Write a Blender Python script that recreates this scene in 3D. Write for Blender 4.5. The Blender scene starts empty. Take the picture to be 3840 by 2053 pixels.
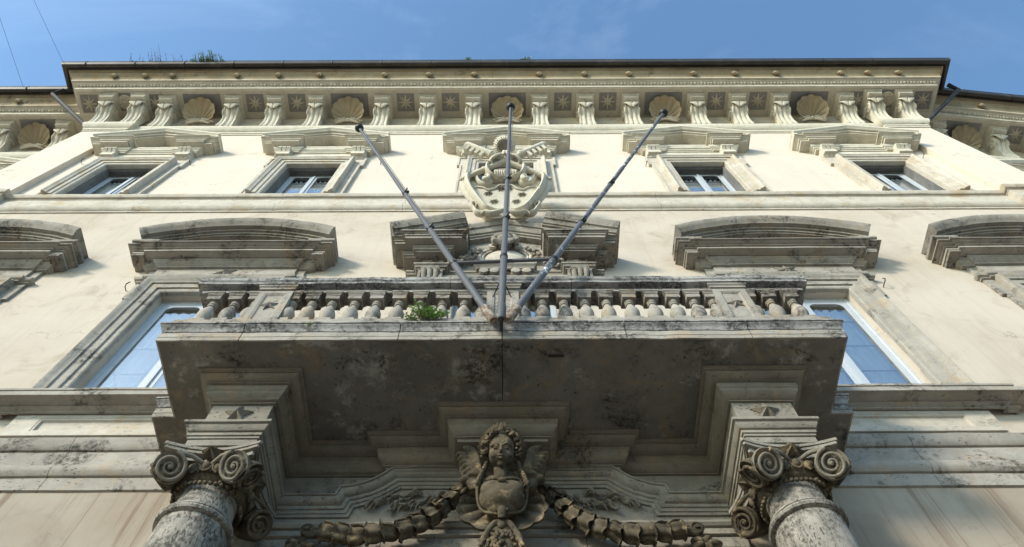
import bpy, bmesh, math, random
from math import sin, cos, pi, radians as rad
from mathutils import Vector, Matrix, noise
random.seed(7)
S = bpy.context.scene
COL = S.collection
# ------------------------------------------------------------------ camera, sky, sun
cam = bpy.data.cameras.new('camera'); co = bpy.data.objects.new('camera', cam); COL.objects.link(co)
S.camera = co
p, yw, rl = rad(65.136), rad(-0.289), rad(-0.536)
fw = Vector((0, cos(p), sin(p))); rt = Vector((1, 0, 0)); up = Vector((0, -sin(p), cos(p)))
Z = Matrix.Rotation(yw, 3, 'Z'); fw, rt, up = Z @ fw, Z @ rt, Z @ up
r2 = cos(rl) * rt + sin(rl) * up; u2 = -sin(rl) * rt + cos(rl) * up
M = Matrix((r2, u2, -fw)).transposed().to_4x4(); M.translation = Vector((0.1, -6.0, 1.6))
co.matrix_world = M
cam.sensor_width = 36; cam.lens = 26.025; cam.clip_end = 3000; cam.clip_start = 0.05

SUN_AZ_X, SUN_AZ_Y, SUN_EL = -0.55, -0.57, rad(27)
h = math.hypot(SUN_AZ_X, SUN_AZ_Y)
sund = Vector((SUN_AZ_X / h * cos(SUN_EL), SUN_AZ_Y / h * cos(SUN_EL), sin(SUN_EL)))
W = bpy.data.worlds.new('World'); S.world = W; W.use_nodes = True
nt = W.node_tree; nt.nodes.clear()
out = nt.nodes.new('ShaderNodeOutputWorld'); bg = nt.nodes.new('ShaderNodeBackground')
sky = nt.nodes.new('ShaderNodeTexSky'); sky.sky_type = 'NISHITA'; sky.sun_disc = False
sky.sun_elevation = SUN_EL; sky.sun_rotation = math.atan2(sund.x, sund.y)
sky.air_density = 1.0; sky.dust_density = 1.0; sky.ozone_density = .6
tc = nt.nodes.new('ShaderNodeTexCoord')
mp = nt.nodes.new('ShaderNodeMapping'); mp.inputs['Scale'].default_value = (1.2, 1.8, 1.)
nz = nt.nodes.new('ShaderNodeTexNoise'); nz.inputs['Scale'].default_value = 1.6; nz.inputs['Detail'].default_value = 6; nz.inputs['Roughness'].default_value = .62
nz.inputs['Distortion'].default_value = .6
cr = nt.nodes.new('ShaderNodeValToRGB'); cr.color_ramp.elements[0].position = .46; cr.color_ramp.elements[1].position = .86
cr.color_ramp.elements[0].color = (0, 0, 0, 1); cr.color_ramp.elements[1].color = (.08, .08, .08, 1)
mx = nt.nodes.new('ShaderNodeMixRGB'); mx.inputs[2].default_value = (9.0, 10.0, 11.0, 1)
L = nt.links.new
L(tc.outputs['Generated'], mp.inputs[0]); L(mp.outputs[0], nz.inputs['Vector']); L(nz.outputs['Fac'], cr.inputs[0])
tn = nt.nodes.new('ShaderNodeMixRGB'); tn.blend_type = 'MULTIPLY'; tn.inputs[0].default_value = 1; tn.inputs[2].default_value = (.74, .955, 1.04, 1)
L(sky.outputs[0], tn.inputs[1]); L(cr.outputs[0], mx.inputs[0]); L(tn.outputs[0], mx.inputs[1]); L(mx.outputs[0], bg.inputs[0]); L(bg.outputs[0], out.inputs[0])
bg.inputs[1].default_value = 0.15
sl = bpy.data.lights.new('sun', 'SUN'); so = bpy.data.objects.new('sun', sl); COL.objects.link(so)
sl.energy = 2.0; sl.angle = rad(9); sl.color = (1, .92, .81)
so.rotation_euler = sund.to_track_quat('Z', 'Y').to_euler()
S.view_settings.view_transform = 'Standard'; S.view_settings.look = 'None'; S.view_settings.exposure = 1.05
S.view_settings.gamma = 1; S.view_settings.use_curve_mapping = False
S.render.engine = 'CYCLES'; S.cycles.max_bounces = 6; S.cycles.diffuse_bounces = 4

# ------------------------------------------------------------------ materials
def rgb(c): return (c[0], c[1], c[2], 1)
class NB:
    def __init__(s, name):
        s.m = bpy.data.materials.new(name); s.m.use_nodes = True; s.t = s.m.node_tree
        s.b = s.t.nodes['Principled BSDF']; s.pos = s.n('ShaderNodeNewGeometry').outputs['Position']
    def n(s, ty, **k):
        nd = s.t.nodes.new(ty)
        for a, v in k.items():
            if a.startswith('i_'): nd.inputs[a[2:].replace('_', ' ')].default_value = v
            else: setattr(nd, a, v)
        return nd
    def l(s, a, b): s.t.links.new(a, b)
    def mapped(s, sc):
        mp = s.n('ShaderNodeMapping'); mp.inputs['Scale'].default_value = sc; s.l(s.pos, mp.inputs[0]); return mp.outputs[0]
    def noise(s, scale, detail=6, rough=.6, vec=None, dist=0):
        n = s.n('ShaderNodeTexNoise', i_Scale=scale, i_Detail=detail, i_Roughness=rough, i_Distortion=dist)
        s.l(vec or s.pos, n.inputs['Vector']); return n.outputs['Fac']
    def ramp(s, f, a, b, ca=0., cb=1.):
        r = s.n('ShaderNodeMapRange', interpolation_type='SMOOTHSTEP'); r.inputs['From Min'].default_value = a; r.inputs['From Max'].default_value = b
        r.inputs['To Min'].default_value = ca; r.inputs['To Max'].default_value = cb; s.l(f, r.inputs['Value']); return r.outputs[0]
    def mix(s, f, a, b):
        m = s.n('ShaderNodeMixRGB')
        if isinstance(f, float): m.inputs[0].default_value = f
        else: s.l(f, m.inputs[0])
        for i, c in ((1, a), (2, b)):
            if isinstance(c, tuple): m.inputs[i].default_value = rgb(c)
            else: s.l(c, m.inputs[i])
        return m.outputs[0]
    def mul(s, a, b):
        m = s.n('ShaderNodeMath', operation='MULTIPLY')
        for i, c in ((0, a), (1, b)):
            if isinstance(c, (int, float)): m.inputs[i].default_value = c
            else: s.l(c, m.inputs[i])
        return m.outputs[0]
    def add(s, a, b):
        m = s.n('ShaderNodeMath', operation='ADD')
        for i, c in ((0, a), (1, b)):
            if isinstance(c, (int, float)): m.inputs[i].default_value = c
            else: s.l(c, m.inputs[i])
        return m.outputs[0]
    def done(s, col, height=None, rough=.85, strength=.5, dist=.02, spec=.3):
        if isinstance(col, tuple): s.b.inputs['Base Color'].default_value = rgb(col)
        else: s.l(col, s.b.inputs['Base Color'])
        s.b.inputs['Roughness'].default_value = rough; s.b.inputs['Specular IOR Level'].default_value = spec
        if height is not None:
            bp = s.n('ShaderNodeBump', i_Strength=strength, i_Distance=dist); s.l(height, bp.inputs['Height']); s.l(bp.outputs[0], s.b.inputs['Normal'])
        return s.m

def stone(name, c1, c2, dark=(.03, .028, .025), soot=.5, pit=.5, fs=1., warm=None, sootscale=1.3, light=None, streak=0., vert=False):
    b = NB(name)
    big = b.noise(.9 * fs, 5, .6)
    med = b.noise(5 * fs, 8, .7)
    col = b.mix(b.ramp(big, .35, .65), c1, c2)
    col = b.mix(b.ramp(med, .3, .75, 0, .55), col, tuple(x * .6 for x in c1))
    if warm: col = b.mix(b.ramp(b.noise(1.7 * fs, 6, .65, dist=.8), .52, .68, 0, .7), col, warm)
    if light: col = b.mix(b.ramp(b.noise(1.5 * fs, 9, .72, dist=.25), .53, .66, 0, .6), col, light)
    # travertine pits stretched along the bedding
    pv = b.mapped((9 * fs, 9 * fs, 24 * fs) if not vert else (22 * fs, 22 * fs, 7 * fs))
    pits = b.noise(1.9, 5, .68, vec=pv, dist=.25)
    dens = b.ramp(b.noise(2.3 * fs, 5, .65), .36, .66, -.075, .035)
    pm = b.ramp(b.add(pits, dens), .65 - .1 * pit, .72 - .1 * pit)
    col = b.mix(b.mul(pm, .75), col, dark)
    if streak:
        sv = b.mapped((7, 7, .35)); st = b.noise(1.3, 6, .75, vec=sv)
        col = b.mix(b.ramp(st, .46, .66, 0, streak), col, tuple(x * .35 for x in c1))
    sm = b.mul(b.ramp(b.noise(sootscale * fs, 9, .72, dist=.5), .6 - .16 * soot, .74 - .16 * soot), b.ramp(b.noise(14 * fs, 5, .75), .36, .6))
    col = b.mix(b.mul(sm, .85), col, dark)
    hgt = b.add(b.add(b.mul(med, .6), b.mul(b.noise(38 * fs, 5, .7), .35)), b.mul(pm, -.8))
    return b.done(col, hgt, .9, .7, .02, .2)

def plaster(name, c1, c2, c3, stains=0., amt=.5):
    b = NB(name)
    col = b.mix(b.ramp(b.noise(.35, 6, .6, dist=.4), .38, .66), c1, c2)
    col = b.mix(b.ramp(b.noise(1.3, 8, .68, dist=.8), .5, .72, 0, amt), col, c3)
    sp = b.noise(9, 4, .7)
    col = b.mix(b.ramp(sp, .69, .75, 0, .35), col, (.16, .12, .08))
    if stains:
        sv = b.mapped((3.2, 3.2, .16)); st = b.noise(1.3, 5, .72, vec=sv, dist=.15)
        sv2 = b.mapped((11, 11, .22)); st2 = b.noise(1.2, 4, .7, vec=sv2)
        f = b.mul(b.ramp(st, .47, .64), b.ramp(st2, .44, .60, .15, 1))
        col = b.mix(b.mul(f, stains), col, (.19, .135, .09))
    dv = b.n('ShaderNodeVectorMath', operation='ADD'); nzc = b.n('ShaderNodeTexNoise', i_Scale=2.2, i_Detail=5); b.l(b.pos, nzc.inputs['Vector']); b.l(b.pos, dv.inputs[0]); b.l(nzc.outputs['Color'], dv.inputs[1])
    vo = b.n('ShaderNodeTexVoronoi', feature='DISTANCE_TO_EDGE', i_Scale=.42); b.l(dv.outputs[0], vo.inputs['Vector'])
    ck = b.mul(b.ramp(vo.outputs['Distance'], .0, .006, 1, 0), b.ramp(b.noise(.5, 3, .6), .5, .6))
    col = b.mix(b.mul(ck, .5), col, (.16, .12, .09))
    hgt = b.add(b.mul(b.noise(2.5, 8, .65), .8), b.mul(b.noise(30, 4, .7), .25))
    return b.done(col, hgt, .92, .45, .03, .2)

MT = {}
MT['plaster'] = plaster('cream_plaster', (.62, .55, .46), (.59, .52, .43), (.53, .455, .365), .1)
MT['plaster_mid'] = plaster('mid_plaster_vignette', (.52, .455, .37), (.45, .385, .305), (.38, .315, .24), .14, .9)  # mottled stains, plus vignette darkening put into the base colour
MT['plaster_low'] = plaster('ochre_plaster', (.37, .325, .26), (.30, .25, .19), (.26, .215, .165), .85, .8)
MT['paint'] = stone('painted_cornice', (.58, .52, .405), (.52, .455, .345), (.12, .09, .05), soot=.05, pit=-.4, fs=.8)
MT['paint_dirty'] = stone('stained_cornice', (.38, .31, .20), (.28, .22, .14), (.05, .04, .03), soot=.45, pit=-.2, fs=.8, warm=(.33, .22, .11))
MT['cream_stone'] = stone('cream_stone', (.64, .59, .48), (.58, .53, .42), (.14, .11, .07), soot=.1, pit=.0, fs=1.2)
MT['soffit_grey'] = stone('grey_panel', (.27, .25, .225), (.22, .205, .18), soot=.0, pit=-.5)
MT['trav'] = stone('travertine', (.40, .365, .31), (.30, .27, .225), soot=.6, pit=.5, fs=1.2, warm=(.36, .28, .19))
MT['trav_light'] = stone('pale_travertine', (.56, .51, .43), (.48, .43, .35), (.09, .07, .05), soot=.2, pit=.3, warm=(.42, .32, .2))
MT['trav_black'] = stone('sooty_travertine', (.42, .40, .37), (.26, .25, .23), (.022, .021, .019), soot=1.05, pit=.7, fs=1.5, sootscale=.8)
MT['trav_rail'] = stone('grimy_travertine', (.34, .31, .265), (.24, .215, .175), (.025, .022, .018), soot=.75, pit=.6, fs=1.5, warm=(.3, .22, .14))
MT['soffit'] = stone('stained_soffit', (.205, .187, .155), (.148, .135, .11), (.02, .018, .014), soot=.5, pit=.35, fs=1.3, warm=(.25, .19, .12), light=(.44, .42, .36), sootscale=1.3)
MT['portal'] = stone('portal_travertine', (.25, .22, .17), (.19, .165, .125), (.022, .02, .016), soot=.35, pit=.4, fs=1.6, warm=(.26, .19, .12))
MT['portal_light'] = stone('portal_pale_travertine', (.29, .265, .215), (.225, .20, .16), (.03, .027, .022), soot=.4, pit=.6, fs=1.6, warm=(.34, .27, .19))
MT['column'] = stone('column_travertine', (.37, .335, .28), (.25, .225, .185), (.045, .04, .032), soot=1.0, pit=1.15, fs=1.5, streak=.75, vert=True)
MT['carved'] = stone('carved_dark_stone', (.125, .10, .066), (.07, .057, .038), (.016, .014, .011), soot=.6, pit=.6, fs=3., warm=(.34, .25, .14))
MT['wood'] = stone('grey_window_wood', (.19, .185, .175), (.13, .13, .125), soot=.3, pit=.2, fs=2)

def simple(name, col, rough=.5, metal=0., nscale=0, col2=None, a=.5, b_=.6, spec=.5):
    b = NB(name); c = col
    if nscale: c = b.mix(b.ramp(b.noise(nscale, 6, .7), a, b_), col, col2)
    m = b.done(c, None, rough, spec=spec); b.b.inputs['Metallic'].default_value = metal; return m
MT['gutter'] = simple('dark_gutter', (.032, .026, .021), .5, .3, 1.5, (.07, .055, .042), .45, .7)
MT['pipe'] = simple('grey_pipe', (.03, .03, .033), .8, 0, 3, (.07, .07, .07), .5, .7)
MT['pole'] = simple('grey_pole_paint', (.10, .10, .105), .6, 0, 5, (.6, .6, .6), .70, .715, spec=.25)
MT['pole_rough'] = simple('peeling_pole_paint', (.10, .10, .105), .6, 0, 7, (.62, .62, .6), .60, .615)
MT['clamp'] = simple('black_clamp', (.02, .02, .022), .5, .4)
MT['rust'] = simple('rusty_socket', (.16, .10, .06), .8, 0, 14, (.34, .3, .25), .5, .6)
MT['iron'] = simple('iron', (.04, .03, .025), .7, .3)
MT['sash'] = simple('grey_white_sash_paint', (.42, .45, .48), .5, 0, 4, (.34, .37, .39), .5, .7)
MT['curtain'] = simple('pale_curtain', (.85, .87, .90), .9)
MT['room'] = simple('dim_room', (.06, .06, .065), .9)
MT['leaf'] = simple('leaf', (.13, .26, .04), .6, 0, 30, (.2, .33, .05), .4, .6)
MT['leaf_red'] = simple('dry_leaf', (.13, .075, .06), .7, 0, 20, (.16, .13, .06), .4, .6)
MT['stem'] = simple('stem', (.08, .07, .03), .8)
MT['cable'] = simple('cable', (.03, .09, .2), .7)
MT['asphalt'] = simple('cobbles', (.20, .19, .17), .9, 0, 6, (.26, .245, .22), .4, .6)
MT['roof'] = simple('roof_tile', (.28, .15, .09), .9)
c_ = NB('clear_edge'); tb_ = c_.n('ShaderNodeBsdfTransparent'); c_.l(tb_.outputs[0], c_.t.nodes['Material Output'].inputs[0]); MT['clear'] = c_.m
g = NB('window_glass'); gt = g.t
tr = g.n('ShaderNodeBsdfTransparent'); gl = g.n('ShaderNodeBsdfGlossy', i_Roughness=.03); gl.inputs[0].default_value = (1, 1, 1, 1)
fr = g.n('ShaderNodeFresnel', i_IOR=1.75); ms = g.n('ShaderNodeMixShader')
g.l(g.add(g.mul(fr.outputs[0], .8), .30), ms.inputs[0]); g.l(tr.outputs[0], ms.inputs[1]); g.l(gl.outputs[0], ms.inputs[2])
g.l(ms.outputs[0], gt.nodes['Material Output'].inputs[0]); MT['glass'] = g.m

# ------------------------------------------------------------------ object helpers
def finish(bm, smooth=32, jit=0., jscale=3.):
    if jit:
        for v in bm.verts:
            q = v.co * jscale
            v.co += Vector((noise.noise(q), noise.noise(q + Vector((31, 7, 3))), noise.noise(q + Vector((5, 57, 13))))) * jit
    bmesh.ops.recalc_face_normals(bm, faces=bm.faces)
    lim = rad(smooth)
    for f in bm.faces: f.smooth = True
    for e in bm.edges:
        if len(e.link_faces) == 2 and e.calc_face_angle(0) > lim: e.smooth = False
def obj(name, bm, mat, parent=None, smooth=32, jit=0., loc=None, kind=None, mats=None):
    if isinstance(bm, bmesh.types.BMesh):
        finish(bm, smooth, jit); me = bpy.data.meshes.new(name); bm.to_mesh(me); bm.free()
        for m in (mats or [mat]): me.materials.append(MT[m])
    else: me = bm
    o = bpy.data.objects.new(name, me); COL.objects.link(o)
    if parent: o.parent = parent
    if loc is not None: o.location = loc
    if kind: o['kind'] = kind
    return o
def thing(name, label, cat, loc=(0, 0, 0), group=None):
    o = bpy.data.objects.new(name, None); COL.objects.link(o); o.location = loc; tag(o, label, cat, group); o.empty_display_size = .2; return o
def tag(o, label, cat, group=None):
    o['label'] = label; o['category'] = cat
    if group: o['group'] = group
    return o
def put(name, me, parent, loc=(0, 0, 0), rz=0, mat4=None):
    o = bpy.data.objects.new(name, me); COL.objects.link(o); o.parent = parent
    if mat4 is not None: o.matrix_basis = mat4
    else: o.location = loc; o.rotation_euler = (0, 0, rz)
    return o
def mesh(name, bm, mat, smooth=32, jit=0.):
    finish(bm, smooth, jit); me = bpy.data.meshes.new(name); bm.to_mesh(me); bm.free(); me.materials.append(MT[mat]); return me
NEW = bmesh.new
def box(bm, x0, x1, y0, y1, z0, z1, mi=0):
    v = [bm.verts.new((x, y, z)) for x in (x0, x1) for y in (y0, y1) for z in (z0, z1)]
    for q in ((0, 1, 3, 2), (4, 6, 7, 5), (0, 4, 5, 1), (2, 3, 7, 6), (0, 2, 6, 4), (1, 5, 7, 3)):
        bm.faces.new([v[i] for i in q]).material_index = mi
    return v
PLAN = lambda u, v, w: Vector((u, v, w))            # path in x,y ; profile height = z
WALL = lambda u, v, w: Vector((u, -w, v))           # path in x,z ; profile height = out of the wall
def quirk(prof, w, g):
    """a sunk groove under every projecting step of a moulding"""
    out = []
    for i, A in enumerate(prof):
        out.append(A)
        if 0 < i < len(prof) - 1:
            B = prof[i + 1]; P0 = prof[i - 1]; do, dz = B[0] - A[0], B[1] - A[1]
            if do >= .012 and 0 <= dz < .6 * do and A[1] - P0[1] > w * 1.3:
                out.pop(); out += [(A[0], A[1] - w), (A[0] - g, A[1] - w * .8), (A[0] - g, A[1] - .0005), (A[0], A[1])] if False else [(A[0], A[1] - w), (A[0] - g, A[1] - w * .8), (A[0] - g, A[1])]
    return out
def sweep(bm, prof, path, basis=PLAN, closed=False, closeprof=True, step=0., cap=True):
    """prof: [(offset along path normal, height)], path: [(u,v)]; normal = (dv,-du)"""
    P = [Vector(q) for q in path]; n = len(P)
    if step:
        Q = []
        for i in range(n if closed else n - 1):
            a, b = P[i], P[(i + 1) % n]; k = max(1, int((b - a).length / step))
            Q += [(a.lerp(b, j / k), j == 0) for j in range(k)]
        if not closed: Q.append((P[-1], True))
        P = [q[0] for q in Q]; n = len(P)
    rows = []
    for i in range(n):
        dp = (P[i] - P[i - 1]) if (i > 0 or closed) else None
        dn = (P[(i + 1) % n] - P[i]) if (i < n - 1 or closed) else None
        dp = dp or dn; dn = dn or dp
        dp = dp.normalized(); dn = dn.normalized()
        n1 = Vector((dp.y, -dp.x)); n2 = Vector((dn.y, -dn.x)); m = n1 + n2
        m = m / max(m.dot(n1), .25) if m.length > 1e-6 else n1
        rows.append([bm.verts.new(basis(P[i].x + m.x * o, P[i].y + m.y * o, hh)) for o, hh in prof])
    k = len(prof)
    for i in range(n if closed else n - 1):
        a, b = rows[i], rows[(i + 1) % n]
        for j in range(k if closeprof else k - 1):
            bm.faces.new((a[j], b[j], b[(j + 1) % k], a[(j + 1) % k]))
    if not closed and closeprof and cap:
        bm.faces.new(rows[0]); bm.faces.new(rows[-1][::-1])
def chunks(name, prof, path, mat, parent, splits, basis=PLAN, gap=.008, step=.3, jit=.004, q_=.014):
    """a moulding laid in separate stones: the path is cut at the given x positions"""
    if q_: prof = quirk(prof, q_, q_ * 1.8)
    P = [Vector(q) for q in path]; cur = [P[0]]; outp = []
    sp = sorted(splits)
    for i in range(len(P) - 1):
        a, b = P[i], P[i + 1]
        if abs(b.x - a.x) > .5:
            cs = [s for s in sp if min(a.x, b.x) + .15 < s < max(a.x, b.x) - .15]
            if b.x < a.x: cs = cs[::-1]
            for s in cs:
                t = (s - a.x) / (b.x - a.x); d = (b - a).normalized() * gap / 2; q = a.lerp(b, t)
                outp.append(cur + [q - d]); cur = [q + d]
        cur.append(b)
    outp.append(cur)
    r = []
    for c in outp:
        bm = NEW(); sweep(bm, prof, c, basis, step=step); r.append(obj(name, bm, mat, parent, jit=jit))
    return r
def plate(bm, outer, holes, w0, w1, basis=WALL, mi=0):
    """extruded sheet with holes; w0..w1 = thickness along the basis' third axis"""
    es = []; loops = []
    t = bmesh.new()
    for lp in [outer] + holes:
        vs = [t.verts.new((q[0], q[1], 0)) for q in lp]; loops.append(vs)
        for i in range(len(vs)): t.edges.new((vs[i], vs[(i + 1) % len(vs)]))
    bmesh.ops.triangle_fill(t, use_beauty=True, edges=t.edges[:])
    t.verts.index_update(); tv = t.verts[:]
    A = [bm.verts.new(basis(v.co.x, v.co.y, w0)) for v in tv]; B = [bm.verts.new(basis(v.co.x, v.co.y, w1)) for v in tv]
    for f in t.faces:
        ids = [v.index for v in f.verts]
        bm.faces.new([A[i] for i in ids]).material_index = mi; bm.faces.new([B[i] for i in ids][::-1]).material_index = mi
    for vs in loops:
        ids = [v.index for v in vs]
        for i in range(len(ids)):
            a, b = ids[i], ids[(i + 1) % len(ids)]; bm.faces.new((A[a], A[b], B[b], B[a])).material_index = mi
    t.free()
def lathe(bm, prof, c=(0, 0, 0), seg=20, M=None):
    rows = []
    for r, z in prof:
        row = []
        for i in range(seg):
            a = 2 * pi * i / seg; q = Vector((r * cos(a), r * sin(a), z))
            q = (M @ q) if M else q
            row.append(bm.verts.new(q + Vector(c)))
        rows.append(row)
    for i in range(len(rows) - 1):
        for j in range(seg): bm.faces.new((rows[i][j], rows[i][(j + 1) % seg], rows[i + 1][(j + 1) % seg], rows[i + 1][j]))
    bm.faces.new(rows[0][::-1]); bm.faces.new(rows[-1])
SMOOTH = [False]
def catmull(P, k):
    out = []
    for i in range(len(P) - 1):
        a, b, c, d = P[max(i - 1, 0)], P[i], P[i + 1], P[min(i + 2, len(P) - 1)]
        for j in range(k):
            t = j / k; out.append(.5 * ((2 * b) + (c - a) * t + (2 * a - 5 * b + 4 * c - d) * t * t + (3 * b - a - 3 * c + d) * t ** 3))
    return out + [P[-1]]
def tube(bm, pts, rs, seg=8, squash=None):
    if SMOOTH[0] and 3 <= len(pts) <= 18:
        if not hasattr(rs, '__len__'): rs = [rs] * len(pts)
        pts = catmull([Vector(q) for q in pts], 4); rs = [max(q, .002) for q in catmull(list(rs), 4)]
    P = [Vector(q) for q in pts]; n = len(P)
    if not hasattr(rs, '__len__'): rs = [rs] * n
    rows = []; prev = None
    for i in range(n):
        d = (P[min(i + 1, n - 1)] - P[max(i - 1, 0)]).normalized()
        if prev is None:
            ref = Vector((0, 0, 1)) if abs(d.z) < .9 else Vector((0, 1, 0)); a = d.cross(ref).normalized()
        else: a = (prev - d * prev.dot(d)).normalized()
        prev = a; b = d.cross(a)
        rows.append([bm.verts.new(P[i] + (a * cos(2 * pi * k / seg) + b * sin(2 * pi * k / seg) * (squash or 1)) * rs[i]) for k in range(seg)])
    for i in range(n - 1):
        for j in range(seg): bm.faces.new((rows[i][j], rows[i][(j + 1) % seg], rows[i + 1][(j + 1) % seg], rows[i + 1][j]))
    bm.faces.new(rows[0][::-1]); bm.faces.new(rows[-1])
def ell(bm, c, r, rot=(0, 0, 0), sub=2):
    from mathutils import Euler
    R = Euler(rot).to_matrix().to_4x4(); Sx = Matrix.Diagonal((r[0], r[1], r[2], 1))
    bmesh.ops.create_icosphere(bm, subdivisions=sub, radius=1, matrix=Matrix.Translation(c) @ R @ Sx)
def star(bm, n, R, r, h, M, rot=0, h0=0.):
    """pyramidal star relief in the local xy plane, standing out along local z"""
    c = bm.verts.new(M @ Vector((0, 0, h))); ring = []; base = []
    for i in range(2 * n):
        a = rot + pi / 2 + pi * i / n; q = R if i % 2 == 0 else r; hh = h * .22 if i % 2 == 0 else h * .05
        ring.append(bm.verts.new(M @ Vector((q * cos(a), q * sin(a), hh)))); base.append(bm.verts.new(M @ Vector((q * cos(a), q * sin(a), h0 - .005))))
    for i in range(2 * n):
        j = (i + 1) % (2 * n); bm.faces.new((c, ring[i], ring[j])); bm.faces.new((ring[i], base[i], base[j], ring[j]))
    bm.faces.new(base[::-1])
def frame_m(o, x, y):
    x = Vector(x).normalized(); y = Vector(y).normalized(); z = x.cross(y).normalized(); y = z.cross(x)
    m = Matrix((x, y, z)).transposed().to_4x4(); m.translation = Vector(o); return m
FRONT = lambda x, y, z: frame_m((x, y, z), (1, 0, 0), (0, 0, 1))   # local z = -y (towards the street)
DOWN = lambda x, y, z: frame_m((x, y, z), (1, 0, 0), (0, -1, 0))    # local z = downwards
def sculpt(name, bm, mat, voxel=.01, smooth=4, disp=0., parent=None, loc=None, fac=.5):
    """melts overlapping solids into one carved surface"""
    bmesh.ops.recalc_face_normals(bm, faces=bm.faces)
    me = bpy.data.meshes.new('tmp'); bm.to_mesh(me); bm.free()
    t = bpy.data.objects.new('tmp', me); COL.objects.link(t)
    md = t.modifiers.new('r', 'REMESH'); md.mode = 'VOXEL'; md.voxel_size = voxel; md.use_smooth_shade = True
    if smooth:
        m2 = t.modifiers.new('s', 'SMOOTH'); m2.iterations = smooth; m2.factor = fac
    dg = bpy.context.evaluated_depsgraph_get(); dg.update()
    r = bpy.data.meshes.new_from_object(t.evaluated_get(dg)); r.name = name
    bpy.data.objects.remove(t); bpy.data.meshes.remove(me)
    r.materials.clear(); r.materials.append(MT[mat])
    for f in r.polygons: f.use_smooth = True
    if parent == 'mesh': return r
    return obj(name, r, mat, parent, loc=loc)
def spiral(R, turns, n=40, end=.12, a0=0., sgn=1):
    out = []
    for i in range(n + 1):
        t = i / n; r = R * ((1 - t) * (1 - end) + end); a = a0 + sgn * 2 * pi * turns * t; out.append((r * cos(a), r * sin(a)))
    return out
def shellmesh(bm, M, wd, ht, lobes=11, dish=.12, rib=.02, thick=.03, span=112, nr=10, c0=.0, hinge=.1):
    na = lobes * 6; top = []; bot = []
    for i in range(nr + 1):
        r = hinge + (1 - hinge) * i / nr; tr_, br = [], []
        for j in range(na + 1):
            ph = rad(-span + 2 * span * j / na); w = cos(pi * lobes * j / na * 1.0 + 0) ** 2
            lobe = abs(sin(pi * lobes * j / na))
            rr = r * (1 + .06 * (lobe - .5) * (r > .6))
            Rp = (.62 * cos(ph) + math.sqrt(max(.02, 1 - (.62 * sin(ph)) ** 2))) / 1.62
            x = rr * sin(ph) * Rp * wd * 1.62; y = rr * cos(ph) * Rp * ht + c0
            z = dish * (r ** 2) + rib * (lobe - .5) * r * (1 if i < nr else .2) + (.015 if i >= nr - 0 else 0)
            tr_.append(bm.verts.new(M @ Vector((x, y, z)))); br.append(bm.verts.new(M @ Vector((x, y, z - thick))))
        top.append(tr_); bot.append(br)
    for i in range(nr):
        for j in range(na):
            bm.faces.new((top[i][j], top[i + 1][j], top[i + 1][j + 1], top[i][j + 1])); bm.faces.new((bot[i][j], bot[i][j + 1], bot[i + 1][j + 1], bot[i + 1][j]))
    for i in range(nr):
        for jj in (0, na): bm.faces.new((top[i][jj], bot[i][jj], bot[i + 1][jj], top[i + 1][jj]))
    for j in range(na):
        for i in (0, nr): bm.faces.new((top[i][j], top[i][j + 1], bot[i][j + 1], bot[i][j]))
def sm(a, b, t): t = max(0, min(1, (t - a) / (b - a))); return t * t * (3 - 2 * t)

# ================================================================== STREET
o = obj('street', (lambda b: (box(b, -300, 300, -300, 300, -.3, 0), b)[1])(NEW()), 'asphalt'); o['kind'] = 'structure'
bm = NEW(); box(bm, -40, 40, -2.4, 1.5, 0, .13); o = obj('pavement', bm, 'trav'); o['kind'] = 'structure'
opp = thing('opposite_building', 'plain ochre palazzo on the far side of the square, unseen behind the viewer', 'building', (0, -48, 0))  # unseen; low height and distance set for light bounced onto the front
bm = NEW(); holes = []
for k in range(-7, 8):
    for z0 in (1.5, 5.0, 8.6): holes.append([(k * 3.6 - .6, z0), (k * 3.6 + .6, z0), (k * 3.6 + .6, z0 + 2.3), (k * 3.6 - .6, z0 + 2.3)])
OBW = lambda u, v, w: Vector((u, w, v))
plate(bm, [(-30, 0), (30, 0), (30, 12.2), (-30, 12.2)], holes, 0, -.35, OBW); obj('wall', bm, 'plaster', opp)
bm = NEW(); box(bm, -30.5, 30.5, -9, .7, 12.2, 12.5); obj('eaves', bm, 'paint_dirty', opp)
bm = NEW(); box(bm, -30, 30, -8, -.5, 0, 12.2); obj('interior', bm, 'room', opp)
bm = NEW(); v = [bm.verts.new(q) for q in ((-30, .6, 12.51), (30, .6, 12.51), (30, -9, 12.51), (-30, -9, 12.51), (-30, -4.2, 14.6), (30, -4.2, 14.6))]
for q in ((0, 1, 5, 4), (2, 3, 4, 5), (0, 4, 3), (1, 2, 5), (0, 3, 2, 1)): bm.faces.new([v[i] for i in q])
obj('roof', bm, 'roof', opp)

# ================================================================== PALAZZO
pal = thing('palazzo', 'cream baroque palazzo front seen from below with rich bracketed cornice', 'building')
RWS = .10
def rw_y(x): return .85 + RWS * (x - 13.7)
X1, X2 = 12.35, 13.7
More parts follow.
